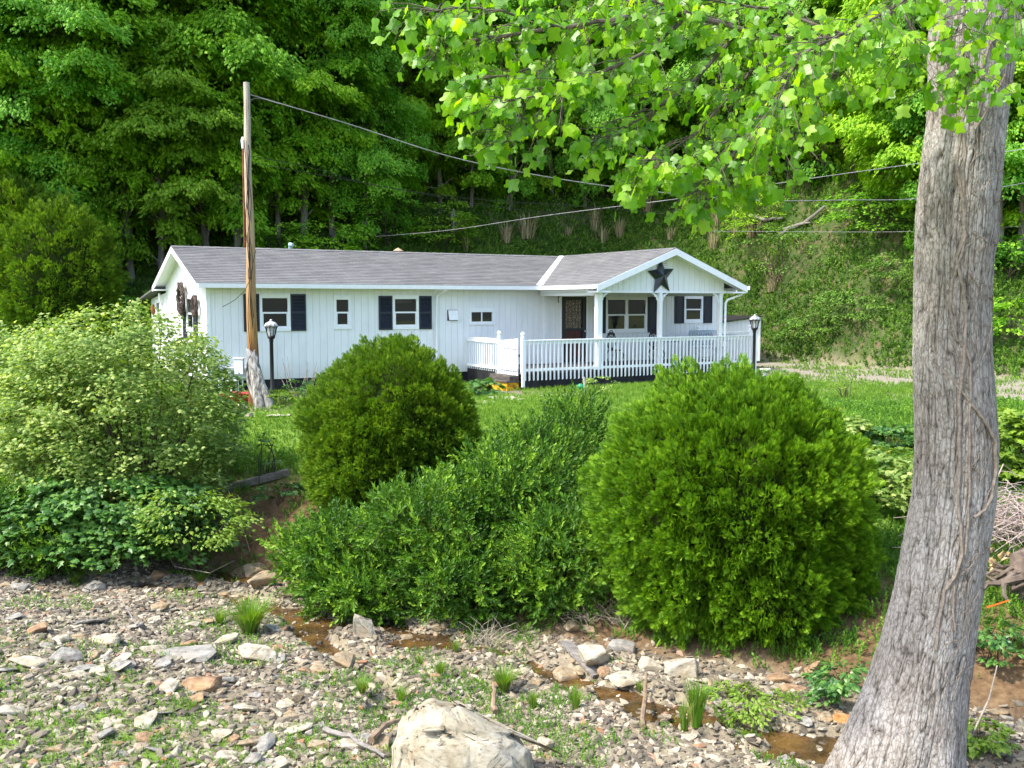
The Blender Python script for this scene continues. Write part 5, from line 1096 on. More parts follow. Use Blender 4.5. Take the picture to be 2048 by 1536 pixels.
def rock(u, v, wpx, hf, mi, label, cat='rock', proto=None, rz=None, tilt=0, group=None, tw=None):
    wpx *= 1.2
    """a stone standing where the photo shows it: wpx its width in photo px, hf height/width"""
    p = G(u, v, 7); wd = wpx/FPX*p.y; me = rockmesh(int(u*7+v), 1., .8, hf, 15, 2, .05); o = link('rock', me, loc=p, mt=RM[mi])
    o.scale = (wd, wd, wd); o.location.z += wd*hf*.18; o.rotation_euler = (tilt, random.uniform(-.15, .15) if tw is None else tw, random.uniform(-.5, .5) if rz is None else rz); return tag(o, label, cat, group)
R_ = [(728, 1272, 54, 1.15, 0, 'upright pale pointed slab at the near edge of the creek'), (690, 1335, 46, .85, 2, 'tan leaning triangular slab below the upright pale slab'), (812, 1300, 62, .42, 2, 'flat-topped tan brown rock by the water right of the upright slab'), (795, 1272, 54, .4, 1, 'rough grey rock just behind the flat-topped tan rock'),
  (626, 1252, 40, .2, 0, 'small flat oval white stone beside the creek'), (512, 1320, 80, .42, 0, 'cream block-shaped rock below the bright grass clump'), (440, 1285, 74, .25, 0, 'flat cream slab left of the bright grass clump'), (298, 1307, 52, .45, 0, 'cream rock at the left end of the long grey slab'), (375, 1315, 110, .28, 1, 'long low grey slab on the gravel bank'),
  (216, 1290, 62, .5, 0, 'rounded white rock on the gravel bank'), (130, 1318, 66, .35, 1, 'grey tan rock left of the rounded white rock'), (58, 1328, 80, .16, 0, 'broad flat white slab near the left picture edge'), (402, 1374, 88, .38, 3, 'reddish brown tilted block on the gravel bank'), (245, 1338, 52, .38, 1, 'purplish grey slanted rock on the gravel bank'), (150, 1356, 56, .18, 0, 'flat pale stone below the grey tan rock'), (198, 1345, 44, .3, 0, 'pale wedge stone pointing up on the gravel bank'),
  (514, 1146, 56, .5, 2, 'tan boulder at the top of the pair by the dark pool'), (522, 1172, 62, .6, 2, 'pale tan boulder at the bottom of the pair by the dark pool'), (592, 1190, 62, .42, 2, 'tan rock right of the boulder pair at the thicket edge'), (191, 1150, 40, .7, 1, 'grey pointed rock at the foot of the left shrubs'), (216, 1152, 26, .6, 1, 'small grey rock right of the pointed one at the foot of the shrubs'), (34, 1178, 52, .3, 1, 'grey flat rock at the left edge of the bank'), (192, 1178, 46, .4, 1, 'dark grey rock in the weeds of the left bank'),
  (1186, 1330, 92, .52, 0, 'large rough white rock under the right arborvitae'), (1138, 1356, 70, .3, 2, 'flat tan slab under the leaning grey board'), (1248, 1300, 60, .4, 1, 'half-buried grey rounded rock behind the white rock'), (1298, 1338, 58, .5, 0, 'cream blocky rock right of the large white rock'), (1362, 1352, 68, .75, 0, 'white pointed rock farthest right of the pale rocks'), (1250, 1370, 66, .3, 0, 'low pale slab half sunk in the weeds'), (1150, 1258, 40, .5, 2, 'yellow brown rock under dry twigs'), (1180, 1266, 34, .6, 2, 'smaller yellow brown rock beside the dry twigs'),
  (1627, 1356, 40, 1.2, 3, 'upright dark brown rock under the right edge of the big bush'), (1560, 1362, 54, .35, 3, 'dark flat rock in the weeds below the big bush'), (1590, 1385, 60, .25, 3, 'dark low slab in the weeds below the big bush'), (1690, 1448, 62, .35, 4, 'orange-stained rock touching the big trunk'), (1650, 1440, 44, .35, 2, 'flat tan stone left of the orange-stained rock'), (1086, 1500, 42, .8, 0, 'pale stone leaning against the right side of the huge boulder'),
  (640, 1497, 50, .5, 2, 'orange tan rock left of the huge boulder'), (505, 1525, 48, .5, 1, 'grey slanted rock at the bottom picture edge'), (880, 1260, 34, .5, 2, 'tan rock at the dark water edge under the thicket'), (905, 1288, 44, .35, 2, 'flat tan stone standing in the dark water'), (640, 1345, 40, .35, 2, 'small tan slab leaning at the middle pool'), (1120, 1215, 30, .4, 1, 'grey stone peeping from under the thicket'),
  (362, 1180, 28, .5, 2, 'tan stone in the dark pool, left one'), (405, 1172, 22, .4, 4, 'orange stone in the dark pool'), (445, 1190, 30, .3, 2, 'flat tan stone in the dark pool, nearest the boulder pair'), (470, 1180, 30, .25, 0, 'pale flat stone at the dark pool right rim'), (318, 1218, 40, .4, 2, 'brown tan rock at the left rim of the dark pool'), (415, 1247, 46, .25, 3, 'dark tan flat rock beside the bright grass clump'), (268, 1255, 44, .45, 1, 'grey layered rock with a stick leaning on it'),
  (160, 1280, 34, .5, 2, 'tan rock left of the rounded white rock'), (340, 1225, 30, .35, 0, 'small cream stone near the dark pool'), (1995, 1430, 40, .4, 2, 'tan stone on the bare clay right of the trunk'), (1990, 1505, 60, .4, 1, 'grey rock in the lower right corner'), (1950, 1470, 40, .35, 2, 'tan stone beside the trunk foot on the right')]
for u, v, w_, hf, mi, lb in R_: rock(u, v, w_, hf, mi, lb, tilt=random.uniform(-.1, .25))
# the huge boulder
def boulder():
    p = G(930, 1590, 6); D = 8.25; c = at(930, 1500, D)
    q = lambda u, v, d: at(u, v, D+d)-c
    pts = [q(785, 1560, -.25), q(792, 1470, .0), q(815, 1420, .1), q(845, 1402, .18), q(890, 1396, .22), q(940, 1420, .22), q(965, 1440, .25), q(1020, 1458, .2), (q(1060, 1478, .1)), q(1066, 1560, -.1), q(1060, 1640, -.35), q(930, 1650, -.5), q(800, 1640, -.4), q(945, 1470, -.25), q(870, 1450, -.18), q(820, 1480, -.22), q(1030, 1500, -.2), q(950, 1560, -.42), q(830, 1450, .65), q(1000, 1490, .7), q(900, 1600, .75), q(1050, 1620, .6), q(800, 1610, .6)]
    bm = bmesh.new(); [bm.verts.new(x) for x in pts]; bmesh.ops.convex_hull(bm, input=bm.verts); bmesh.ops.delete(bm, geom=[v for v in bm.verts if not v.link_faces], context='VERTS')
    bmesh.ops.bevel(bm, geom=bm.edges[:], offset=.07, segments=3, affect='EDGES'); bmesh.ops.triangulate(bm, faces=bm.faces)
    for _ in range(5 if len(bm.faces) < 400 else 4): bmesh.ops.subdivide_edges(bm, edges=bm.edges, cuts=1) if len(bm.faces) < 60000 else None
    me = bpy.data.meshes.new('boulder'); bm.to_mesh(me); bm.free(); co = np.zeros(len(me.vertices)*3); me.vertices.foreach_get('co', co); co = co.reshape(-1, 3)
    x, y, z = co.T; s = z*.75+x*.45+y*.3                      # layered cleavage
    lay = s*8+1.6*fbm(x*1.6, y*1.6, z*1.6, 4, seed=91); fr_ = lay-np.floor(lay); step = np.clip(fr_/.12, 0, 1)*.014*(vnoise(np.floor(lay), x*1.5, z*1.5, 7) > -.1)
    disp = .06*fbm(x*1.3, y*1.3, z*1.3, 5, seed=92)+step+.012*fbm(x*9, y*9, z*9, 3, seed=93)
    nrm = np.zeros(len(co)*3); me.vertex_normals.foreach_get('vector', nrm); co += nrm.reshape(-1, 3)*disp[:, None]; me.vertices.foreach_set('co', co.ravel()); me.polygons.foreach_set('use_smooth', [True]*len(me.polygons)); me.update()
    m = mat('pale_boulder_rock', rough=.9, spec=.2); bs = m.node_tree.nodes['Principled BSDF']; n = noise(m, 3.2, 7, .7); n2 = noise(m, 14, 5, .7, stretch=(1, 1, 1.8)); c0 = ramp(m, n, [(.3, (.17, .135, .085)), (.46, (.29, .26, .195)), (.62, (.37, .345, .285))]); c0 = mixc(m, 1., c0, ramp(m, n2, [(.3, (.55, .5, .42)), (.45, (.95, .94, .9)), (.7, (1.1, 1.1, 1.1))]), 'MULTIPLY'); L(m, c0, bs.inputs['Base Color']); bump(m, n2, .5, .02)
    o = link('boulder', me, loc=c, mt=m); tag(o, 'huge pale cracked boulder at the bottom edge of the picture', 'boulder')
boulder()
# loose flat stones one can count
sp = [(i, link('loose_stone', RP[i].copy())) for i in range(len(RP))]
for i, o in sp: o.data.materials.append(RM[(0, 1, 2, 0, 1, 0, 2, 3, 0, 1, 0, 2, 0, 1)[i]])
LBL = {0: 'cream', 1: 'grey', 2: 'tan', 3: 'brown'}
col_of = (0, 1, 2, 0, 1, 0, 2, 3, 0, 1, 0, 2, 0, 1); used = [False]*14; ns = 0; rr2 = random.Random(5); LUSED = set(); DEAD = []; tries = 0
LM = [(o.location.x, o.location.y, o['label']) for o in COL.objects if o.get('category') in ('rock', 'boulder') and len(o['label'].split()) <= 11]
while ns < 285 and tries < 6000:
    tries += 1
    u, v = rr2.uniform(-20, 1700), 1150+390*rr2.random()**.8
    if u > 560 and v < 1255+(u-560)*.10: continue
    if 770 < u < 1080 and v > 1420: continue
    p = G(u, v, 7); d = p.y-yc(p.x)
    if d > 1.1: continue
    if u > 650 and rr2.random() < .25: continue
    big = rr2.random()**2.5; s = .11+.26*big if u < 800 else .08+.18*big
    i = rr2.randrange(14); o = sp[i][1].copy(); COL.objects.link(o); o.location = (p.x, p.y, p.z+s*.05); o.scale = (s*rr2.uniform(.8, 1.4), s, s*rr2.uniform(.7, 1.3)); o.rotation_euler = (rr2.uniform(-.3, .45), rr2.uniform(-.3, .3), rr2.uniform(0, 6.28))
    best = min(LM, key=lambda q: (q[0]-p.x)**2+(q[1]-p.y)**2*.5); dx, dy = p.x-best[0], p.y-best[1]; wd_ = ('right of' if dx > 0 else 'left of') if abs(dx) > abs(dy)*.8 else ('behind' if dy > 0 else 'in front of')
    lab = f"{'chunky' if s > .2 else 'flat' if i % 2 else 'small'} {LBL[col_of[i]]} stone {wd_} the {best[2]}"
    if lab in LUSED or len(lab.split()) > 16:
        o['dead'] = 1; DEAD.append(o); continue
    LUSED.add(lab); o['label'] = lab; o['category'] = 'stone'; o['group'] = 'loose stones of the gravel bank' if u < 560 else 'loose stones along the creek'; ns += 1
for _, o in sp: bpy.data.objects.remove(o)
for o in DEAD: bpy.data.objects.remove(o)
# gravel (stuff)
def field(n, x0, x1, y0, y1, fn):
    X = RNG.uniform(x0, x1, n); Y = RNG.uniform(y0, y1, n); k = RNG.random(n) < fn(X, Y); X, Y = X[k], Y[k]; return np.stack([X, Y, H(X, Y)], 1)
base = rockmesh(55, 1, .85, .5, 12, 0, .0); base.calc_loop_triangles(); bv = np.array([v.co[:] for v in base.vertices]); bf = np.array([t.vertices[:] for t in base.loop_triangles])
P = field(260000, -9.5, 7.5, 6.5, 17.5, lambda X, Y: sstep(1.3, .3, Y-yc(X))*(.45+.55*sstep(-.2, .3, fbm(X*1.3, Y*1.3, seed=71)))); n = len(P)
V, F, Q = scatter(bv, bf, np.stack([P[:, 0], P[:, 1], np.maximum(P[:, 2], np.where(RNG.random(n) < .08, WATER-.008, -9))+.004], 1), upframes(n, .35), (.014+.15*RNG.random(n)**3.4)[:, None]*np.stack([RNG.uniform(.8, 1.5, n), np.ones(n), RNG.uniform(.4, 1.1, n)], 1))
m = mat('gravel_stones', rough=.9, spec=.15); L(m, ramp(m, attr(m, 'rnd'), [(0, (.07, .06, .048)), (.35, (.15, .128, .095)), (.7, (.25, .215, .155)), (.93, (.38, .34, .26)), (1, (.26, .13, .07))]), m.node_tree.nodes['Principled BSDF'].inputs['Base Color'])
tag(link('gravel', fastmesh('gravel', V, F, Q), mt=m), 'small mixed stones scattered over the creek banks', 'gravel', kind='stuff')
# leaf litter (stuff)
P = field(75000, -10, 8.5, 8.0, 18.5, lambda X, Y: sstep(4.2, 1.5, Y-yc(X))*sstep(-.05, .25, fbm(X*1.1+4, Y*1.1, seed=72))); n = len(P)
V, F, Q = scatter(*T_DIA, P+np.array([0, 0, .006]), upframes(n, .5), RNG.uniform(.02, .05, n))
m = mat('dead_leaf_litter', rough=.9, spec=.1); L(m, ramp(m, attr(m, 'rnd'), [(0, (.055, .038, .03)), (.6, (.13, .095, .08)), (1, (.21, .165, .145))]), m.node_tree.nodes['Principled BSDF'].inputs['Base Color'])
tag(link('leaf_litter', fastmesh('leaf_litter', V, F, Q), mt=m), 'purplish brown dead leaves on the creek banks', 'leaf litter', kind='stuff')
# ---------------------------------------------------------------- grass and weeds (stuff)
M_GR = leafmat('lawn_grass', (.09, .19, .02), (.15, .29, .035), (.24, .37, .06), .35, (1.3, 1.3, .4), .6, .2, .7)
TU = [_tuft(8, .7, .035, s) for s in (1, 2)]
def grassfield(name, n, box, fn, size, mt, label, tm=TU[0]):
    P = field(n, *box, fn); m_ = len(P); V, F, Q = scatter(*tm, P-np.array([0, 0, .005]), upframes(m_, .15), size*RNG.uniform(.5, 1.3, m_)); return tag(link(name, fastmesh(name, V, F, Q), mt=mt), label, 'grass', kind='stuff')
grassfield('lawn_grass', 130000, (-22, 12, 15, 29), lambda X, Y: sstep(2.4, 4.2, Y-yc(X)+.7*fbm(X*.8, Y*.8, seed=41))*(1-.9*np.exp(-(((X+.3)/2.2)**2+((Y-26.0)/1.2)**2)*1.2))*(.35+.65*sstep(-.3, .2, fbm(X*.9, Y*.9, seed=45))), .13, M_GR, 'bright short lawn grass between the bushes and the house')
grassfield('near_grass', 34000, (-10, 0, 6, 13), lambda X, Y: zones(X, Y)[2]*.8+.10*sstep(.0, .3, fbm(X*1.2, Y*1.2, seed=46))*sstep(.5, -.5, Y-yc(X)), .055, M_GR, 'thin patchy grass in the lower left corner')
M_WEED = leafmat('creek_weed', (.06, .16, .018), (.12, .26, .028), (.25, .42, .06), .38, (1.3, 1.35, .4), .5, .3, 1.2)
P = field(80000, -7, 7, 7, 17.5, lambda X, Y: sstep(2.0, .6, Y-yc(X))*sstep(.0, .25, fbm(X*1.6+9, Y*1.6, seed=47))*(.55+.45*sstep(-3.5, .5, X))); n = len(P)
V, F, Q = scatter(*_shoot(8, .16, .42), P, upframes(n, .4)[:, :, [0, 2, 1]], RNG.uniform(.035, .085, n)); tag(link('creek_weeds', fastmesh('creek_weeds', V, F, Q), mt=M_WEED), 'low green weeds and seedlings between the stones', 'weeds', kind='stuff')
# rough meadow bank and right-hand weeds
P = field(180000, -16, 15, 11.0, 26.5, lambda X, Y: np.clip(sstep(.7, 1.9, Y-yc(X))*sstep(5.5, 3.0, Y-yc(X))+sstep(2.8, 4.0, X)*sstep(2.5, 3.5, Y-yc(X))*sstep(23.6, 22.8, Y), 0, 1)*(.35+.65*sstep(-.25, .15, fbm(X*.9, Y*.9, seed=48)))*(1-.8*np.exp(-((X+4.2)/1.4)**2)*sstep(19, 18, Y))); n = len(P)
V, F, Q = scatter(*_shoot(9, .15, .40), P, upframes(n, .35)[:, :, [0, 2, 1]], RNG.uniform(.07, .20, n)); tag(link('bank_weeds', fastmesh('bank_weeds', V, F, Q), mt=M_WEED), 'rough green weeds on the far creek bank and meadow edge', 'weeds', kind='stuff')
# hillside ground cover
M_IVY = leafmat('hill_groundcover', (.045, .12, .014), (.10, .21, .025), (.20, .34, .05), .34, (1.3, 1.3, .5), .55, .3, .5)
P = field(320000, -26, 28, 25, 52, lambda X, Y: sstep(-.3, .8, Y-np.interp(X, FOOT_X, FOOT_Y))*sstep(13.5, 9.5, Y-np.interp(X, FOOT_X, FOOT_Y))*(.2+.8*sstep(-.35, .0, fbm(X*.55, Y*.55, seed=49)))); n = len(P)
V, F, Q = scatter(*_shoot(8, .26, .45), P-np.array([0, 0, .02]), upframes(n, .6)[:, :, [0, 2, 1]], RNG.uniform(.10, .30, n)); tag(link('hillside_ivy', fastmesh('hillside_ivy', V, F, Q), mt=M_IVY), 'dark green ground cover over the slope behind the house', 'ground cover', kind='stuff')
P = field(30000, 5, 24, 24, 42, lambda X, Y: np.clip(zones(X, Y)[3]*sstep(-.05, .15, fbm(X*.7, Y*.7, seed=51))*.6+sstep(-1.6, -.4, Y-np.interp(X, FOOT_X, FOOT_Y))*sstep(.8, -.2, Y-np.interp(X, FOOT_X, FOOT_Y)), 0, 1)); n = len(P)
V, F, Q = scatter(*TU[1], P, upframes(n, .2), RNG.uniform(.06, .16, n)); tag(link('driveway_grass', fastmesh('driveway_grass', V, F, Q), mt=M_GR), 'thin grass patches over the dirt drive', 'grass', kind='stuff')

P = field(60000, -32, 34, 36, 66, lambda X, Y: sstep(9., 11., Y-np.interp(X, FOOT_X, FOOT_Y))*(.15+.85*sstep(-.3, .1, fbm(X*.4, Y*.4, seed=52)))); n = len(P)
V, F, Q = scatter(*_shoot(8, .26, .45), P-np.array([0, 0, .02]), upframes(n, .6)[:, :, [0, 2, 1]], RNG.uniform(.25, .8, n)); tag(link('forest_undergrowth', fastmesh('forest_undergrowth', V, F, Q), mt=FM[1]), 'dark leafy undergrowth on the forest floor', 'undergrowth', kind='stuff')
# ---------------------------------------------------------------- grass clumps one can point at
M_TUFT = leafmat('fresh_grass_blade', (.24, .25, .08), (.10, .25, .015), (.20, .38, .04), .42, (1.2, 1.25, .3), .45, .3, 2)
def clump(u, v, wpx, hpx, label, mt=M_TUFT, name='grass_clump', nb=160, spread=.75, cat='grass clump', group=None, mn=7, wd=.011, D=None):
    p = G(u, v, mn) if D is None else ground_at(at(u, v, D)); hgt = hpx/FPX*p.y; V, F = _tuft(nb, spread, wd, int(u)); sc_ = wpx/FPX*p.y/2/spread
    V = V*np.array([1, 1, 1.])*hgt; V[:, :2] *= max(1.3, min(3, 1.6*sc_/hgt)); r = np.repeat(np.random.default_rng(int(v)).random(nb), 3)
    t = link(name, fastmesh(name, V+0, F, r), loc=p, mt=mt); return tag(t, label, cat, group)
for u, v, w_, h_, lb, sp_, n_ in [(500, 1272, 115, 85, 'big bright green grass clump on the creek edge', .8, 420), (440, 1250, 45, 40, 'small grass clump left against the big bright clump', .8, 120), (724, 1392, 55, 42, 'bright grass tuft left of the huge boulder top', .8, 170), (802, 1408, 48, 42, 'thin arching grass tuft directly above the huge boulder', .8, 110),
    (840, 1328, 34, 24, 'low grass tuft below the flat-topped rock', .8, 90), (912, 1306, 32, 30, 'grass tuft standing in the creek water', .7, 90), (1008, 1385, 80, 62, 'wide yellow-green grass clump in the middle of the creek', .85, 260), (1065, 1420, 36, 46, 'upright leafy grass tuft right of the huge boulder', .5, 110), (1152, 1420, 40, 55, 'tall rushes at the rim of the lower pool', .5, 110),
    (1280, 1402, 30, 30, 'small grass tuft between the pools', .7, 80), (1392, 1455, 52, 110, 'tallest upright rushes below the big bush', .30, 200), (1368, 1462, 30, 70, 'shorter rushes left against the tallest ones', .3, 100), (400, 1165, 60, 26, 'low grass patch at the foot of the left shrubs', .9, 130), (150, 1170, 50, 26, 'low pale grass patch left of the pointed grey rock', .9, 120),
    (215, 1368, 32, 26, 'small leafy tuft on the gravel bank, upper left', .8, 70), (38, 1345, 22, 20, 'tiny tuft at the left edge of the gravel bank', .8, 60), (385, 1420, 40, 26, 'low green tuft below the reddish block', .9, 80), (880, 1355, 40, 42, 'greyish bushy weed tuft above the huge boulder', .6, 120)]:
    clump(u, v, w_, h_, lb, nb=n_, spread=sp_)
M_DRY = leafmat('dry_straw', (.26, .21, .11), (.36, .30, .18), (.46, .40, .26), .2, (1, 1, .9), .7, .1, 2)
for i, (u, v, h_) in enumerate([(u_+(i_*37) % 23-11, v_-(i_*53) % 40, h__*(.7+((i_*29) % 10)/14)) for i_, (u_, v_, h__) in enumerate([(945, 505, 70), (1010, 500, 45), (1060, 505, 60), (1180, 505, 60), (1205, 500, 48), (1250, 505, 55), (1290, 470, 60), (1345, 495, 45), (1400, 500, 60), (1435, 495, 55), (1480, 490, 60), (1500, 500, 45), (1430, 545, 50), (1530, 560, 55), (1545, 610, 50), (1480, 620, 36), (1600, 520, 40), (1140, 500, 38), (905, 500, 60), (1690, 470, 40)])]):
    clump(u, v, 26+(i*17) % 40, h_*.85, f'dry straw-coloured tall grass clump, {("first", "second", "third", "fourth", "fifth", "sixth", "seventh", "eighth", "ninth", "tenth", "eleventh", "twelfth", "thirteenth", "fourteenth", "fifteenth", "sixteenth", "seventeenth", "eighteenth", "nineteenth", "twentieth")[i]} counted over the roof', M_DRY, 'dry_grass_clump', 30+(i*31) % 40, .24, 'dry grass', 'dry grass clumps on the slope', 34, .005)
RANK = sorted([o for o in COL.objects if o.name.startswith('dry_grass_clump')], key=lambda o: o.location.x/o.location.y)
ORD = ['leftmost', 'second', 'third', 'fourth', 'fifth', 'sixth', 'seventh', 'eighth', 'ninth', 'tenth', 'eleventh', 'twelfth', 'thirteenth', 'fourteenth', 'fifteenth', 'sixteenth', 'seventeenth', 'eighteenth', 'nineteenth', 'rightmost']
for o, w_ in zip(RANK, ORD): o['label'] = f'dry straw-coloured grass clump on the slope, {w_} from the left' if w_ not in ('leftmost', 'rightmost') else f'{w_} dry straw-coloured grass clump on the slope'
# ---------------------------------------------------------------- slope shrubs and saplings
def bushlet(u, v, D, w_, h_, leaf, size, mt, label, npads=34, per=90, mn=10, name='shrub', nst=9):
    p = G(u, v, mn) if D is None else ground_at(at(u, v, D)); R = (w_/FPX*p.y/2, w_/FPX*p.y/2, h_/FPX*p.y/2); c = p+Vector((0, 0, R[2]*1.05))
    return layered_shrub(label, c, p, R, npads, per, leaf, size, mt, padr=R[0]*.42, nst=nst, name=name)
for a in [(1560, 560, None, 150, 110, T_LEAF, .13, M_IVY, 'light green leafy shrub on the slope right of the gable', 34, 60, 34), (1760, 480, None, 170, 110, T_LEAF, .17, FM[2], 'bluish green shrub left of the trunk above the clay bank', 50, 90, 34), (1520, 480, None, 120, 90, T_LEAF, .13, FM[0], 'light green sapling beside the fallen logs', 40, 80, 34), (1700, 640, None, 130, 60, T_LEAF, .13, M_IVY, 'low dark shrub in the middle of the bare slope', 34, 80, 30),
          (1620, 690, None, 110, 50, T_LEAF, .11, M_IVY, 'low shrub at the slope foot above the drive', 30, 110, 30), (1800, 570, None, 120, 70, T_LEAF, .13, M_IVY, 'green shrub left of the trunk halfway down the slope', 34, 80, 30), (2030, 680, None, 120, 90, T_LEAF, .16, FM[1], 'dark shrub on the slope at the right picture edge', 34, 80, 27), (2020, 560, None, 120, 90, T_LEAF, .16, FM[2], 'leafy shrub right of the trunk higher on the slope', 34, 80, 28),
          (880, 500, None, 120, 100, T_LEAF, .15, FM[3], 'yellow-green shrub behind the roof below the bird post', 44, 90, 36), (770, 500, None, 120, 150, T_LEAF, .15, FM[2], 'bluish green sapling rising behind the roof cap vent', 50, 90, 36), (650, 520, None, 160, 90, T_LEAF, .16, FM[0], 'low green shrub behind the roof vent pipe', 44, 80, 36), (560, 560, None, 150, 120, T_LEAF, .16, FM[1], 'dark shrub behind the roof right of the pole', 40, 90, 34), (270, 560, 34, 130, 150, T_LEAF, .14, FM[2], 'bluish green shrub behind the left end of the house', 50, 90, 30),
          (1765, 1010, None, 190, 120, T_MAPLE, .09, M_MAPL, 'round pale green shrub left of the trunk in the meadow', 60, 90, 12), (1660, 900, None, 120, 80, T_MAPLE, .09, M_MAPL, 'grey-green low shrub behind the big bush in the meadow', 40, 90, 12), (2050, 970, None, 170, 170, T_MAPLE, .10, M_YELL, 'bright green layered shrub right of the trunk', 70, 110, 12), (1780, 900, None, 110, 60, T_MAPLE, .08, M_BROAD, 'dark green weed shrub left of the trunk below the drive', 30, 90, 14),
          (540, 960, None, 40, 120, T_LEAF, .07, M_BROAD, 'thin spindly sapling at the edging timber', 12, 30, 12), (560, 1010, None, 70, 50, T_LEAF, .09, M_BROAD, 'small dark plant on the eroded bank', 16, 50, 12), (600, 805, None, 60, 50, T_LEAF, .09, M_BROAD, 'garden plant between the lamp post and the dome bush', 16, 60, 14), (570, 815, None, 50, 40, T_LEAF, .08, M_YELL, 'low yellow-green garden plant beside the lamp post', 14, 50, 14), (960, 790, None, 70, 34, T_MAPLE, .16, M_BROAD, 'broad-leaved plant beside the porch step', 20, 30, 14),
          (1195, 792, None, 60, 50, T_LEAF, .06, M_MAPL, 'reddish scruffy plant against the black deck skirt', 14, 50, 16), (1350, 745, 29, 60, 46, T_LEAF, .06, M_BROAD, 'thin twiggy plant growing before the deck railing', 12, 40, 16), (1690, 800, None, 60, 70, T_LEAF, .06, M_YELL, 'small thin sapling by the dirt drive', 16, 34, 18), (1555, 770, None, 60, 36, T_LEAF, .08, M_BROAD, 'small green plant at the foot of the right lamp post', 14, 50, 18),
          (1690, 1400, None, 130, 70, T_LEAF, .10, M_BROAD, 'broad-leaved ground plant left of the trunk foot', 30, 30, 7), (1500, 1420, None, 150, 40, T_LEAF, .07, M_YELL, 'low leafy weed patch under the big bush', 30, 40, 7), (1960, 1500, None, 90, 60, T_LEAF, .09, M_YELL, 'light green leafy plant right of the trunk foot', 22, 30, 7), (1990, 1330, None, 110, 90, T_LEAF, .09, M_BROAD, 'leafy weeds below the upturned roots', 26, 40, 8), (200, 1150, None, 70, 50, T_LEAF, .08, M_YELL, 'young reddish-tipped shoot at the left bank', 10, 20, 8)]:
    bushlet(*a[:9], npads=a[9], per=a[10], mn=a[11])
# bare rose canes by the lamp post
M_CANE = noisy('pale_cane', (.20, .17, .13), (.42, .36, .28), 10)
p = ground_at(at(603, 800, 24.2)); mb = MB()
for k in range(12): a = random.uniform(-.5, .5); mb.tube([(a*.2, 0, 0), (a*.8, random.uniform(-.1, .1), .35), (a*1.2+random.uniform(-.1, .1), 0, random.uniform(.6, 1.15))], [.012, .009, .004], 5)
tag(mb.build('bare_canes', M_CANE, loc=p), 'bare thorny canes standing between the lamp post and the dome bush', 'plant')
# garden stones and flagstones
for u, v, w_, lb in [(480, 822, 28, 'white quartz rock left of the pole foot'), (497, 836, 20, 'small white rock touching the pole foot'), (605, 800, 18, 'round tan rock under the bare canes')]:
    rock(u, v, w_, .8, 0, lb)
M_FLAG = rockmat('flagstone', (.28, .25, .2), (.46, .42, .35), (.6, .56, .5), .2)
fi = 0
for u, v, w_, lb in [(955, 790, 40, 'flagstone nearest the broad-leaved plant by the step'), (1005, 797, 60, 'flagstone just left of the deck corner'), (965, 806, 60, 'lower left flagstone below the step'), (1040, 800, 56, 'pale flagstone under the deck corner'), (1085, 793, 44, 'flagstone along the black deck skirt'), (1140, 790, 50, 'flagstone behind the wooden stake'), (1215, 786, 60, 'long flagstone at the right before the deck skirt'), (935, 815, 44, 'flagstone half hidden by the dome bush'), (560, 832, 50, 'pale flat board stone right of the driftwood')]:
    p = G(u, v, 14); wd = w_/FPX*p.y; o = link('flagstone', rockmesh(int(u), 1, 1.3, .10, 12, 0, .02), loc=(p.x, p.y, p.z+.02), mt=M_FLAG); o.scale = (wd, wd, .5); o.rotation_euler.z = random.uniform(0, 6); tag(o, lb, 'flagstone', 'flagstones by the porch step')
# ---------------------------------------------------------------- logs, sticks, brush
M_LOG = noisy('silver_dead_wood', (.10, .09, .08), (.28, .26, .235), 9, stretch=(.5, 3, 3)); M_STK = noisy('brown_dead_wood', (.12, .08, .05), (.30, .22, .15), 9)
def log(pts, r, label, name='log', mt=M_LOG, lift=.03, mn=7, cat='log', group=None):
    P = [G(u, v, mn)+Vector((0, 0, lift+h)) for u, v, h in pts]; o = P[0].copy(); mb = MB(); Q = []
    for a, b in zip(P[:-1], P[1:]): Q += [a.lerp(b, s/4)-o+Vector([random.uniform(-r, r)*.35]*3) for s in range(4)]
    mb.tube(Q+[P[-1]-o], [r*(1-.5*i/len(Q)) for i in range(len(Q)+1)], 7) if name != 'board' else mb.bar(Q[0], P[-1]-o, .15, .035); return tag(mb.build(name, mt, loc=o, smooth=True), label, cat, group)
log([(1565, 470, .1), (1610, 460, .25), (1650, 438, .5)], .11, 'upper grey fallen log on the slope', mn=34); log([(1555, 480, .05), (1590, 468, .2), (1620, 462, .3)], .08, 'short grey fallen log beside the longer one', mn=34); log([(1500, 440, .0), (1535, 455, .2), (1565, 452, .3)], .10, 'grey stump-like log left of the fallen logs', mn=34)
log([(1132, 1300, .10), (1160, 1335, .08), (1196, 1362, .02)], .055, 'flat grey board leaning on the large white rock', 'board', cat='board'); log([(990, 1432, .0), (988, 1424, .1), (987, 1412, .22)], .035, 'short reddish brown stick standing in the gravel', 'stick', M_STK, cat='stick'); log([(1285, 1462, 0), (1290, 1420, .2), (1292, 1405, .3)], .03, 'dark bare stick upright beside the lower pool', 'stick', M_STK, cat='stick')
log([(275, 1275, .12), (250, 1248, .22)], .012, 'thin straight stick leaning on a grey layered rock', 'stick', M_LOG, cat='stick'); log([(650, 1470, .03), (700, 1490, .05), (770, 1530, .04)], .03, 'pale branch lying left of the huge boulder', 'stick', M_LOG, cat='stick'); log([(740, 1500, .05), (770, 1480, .1), (800, 1470, .12)], .035, 'dark branch stub against the huge boulder', 'stick', M_STK, cat='stick')
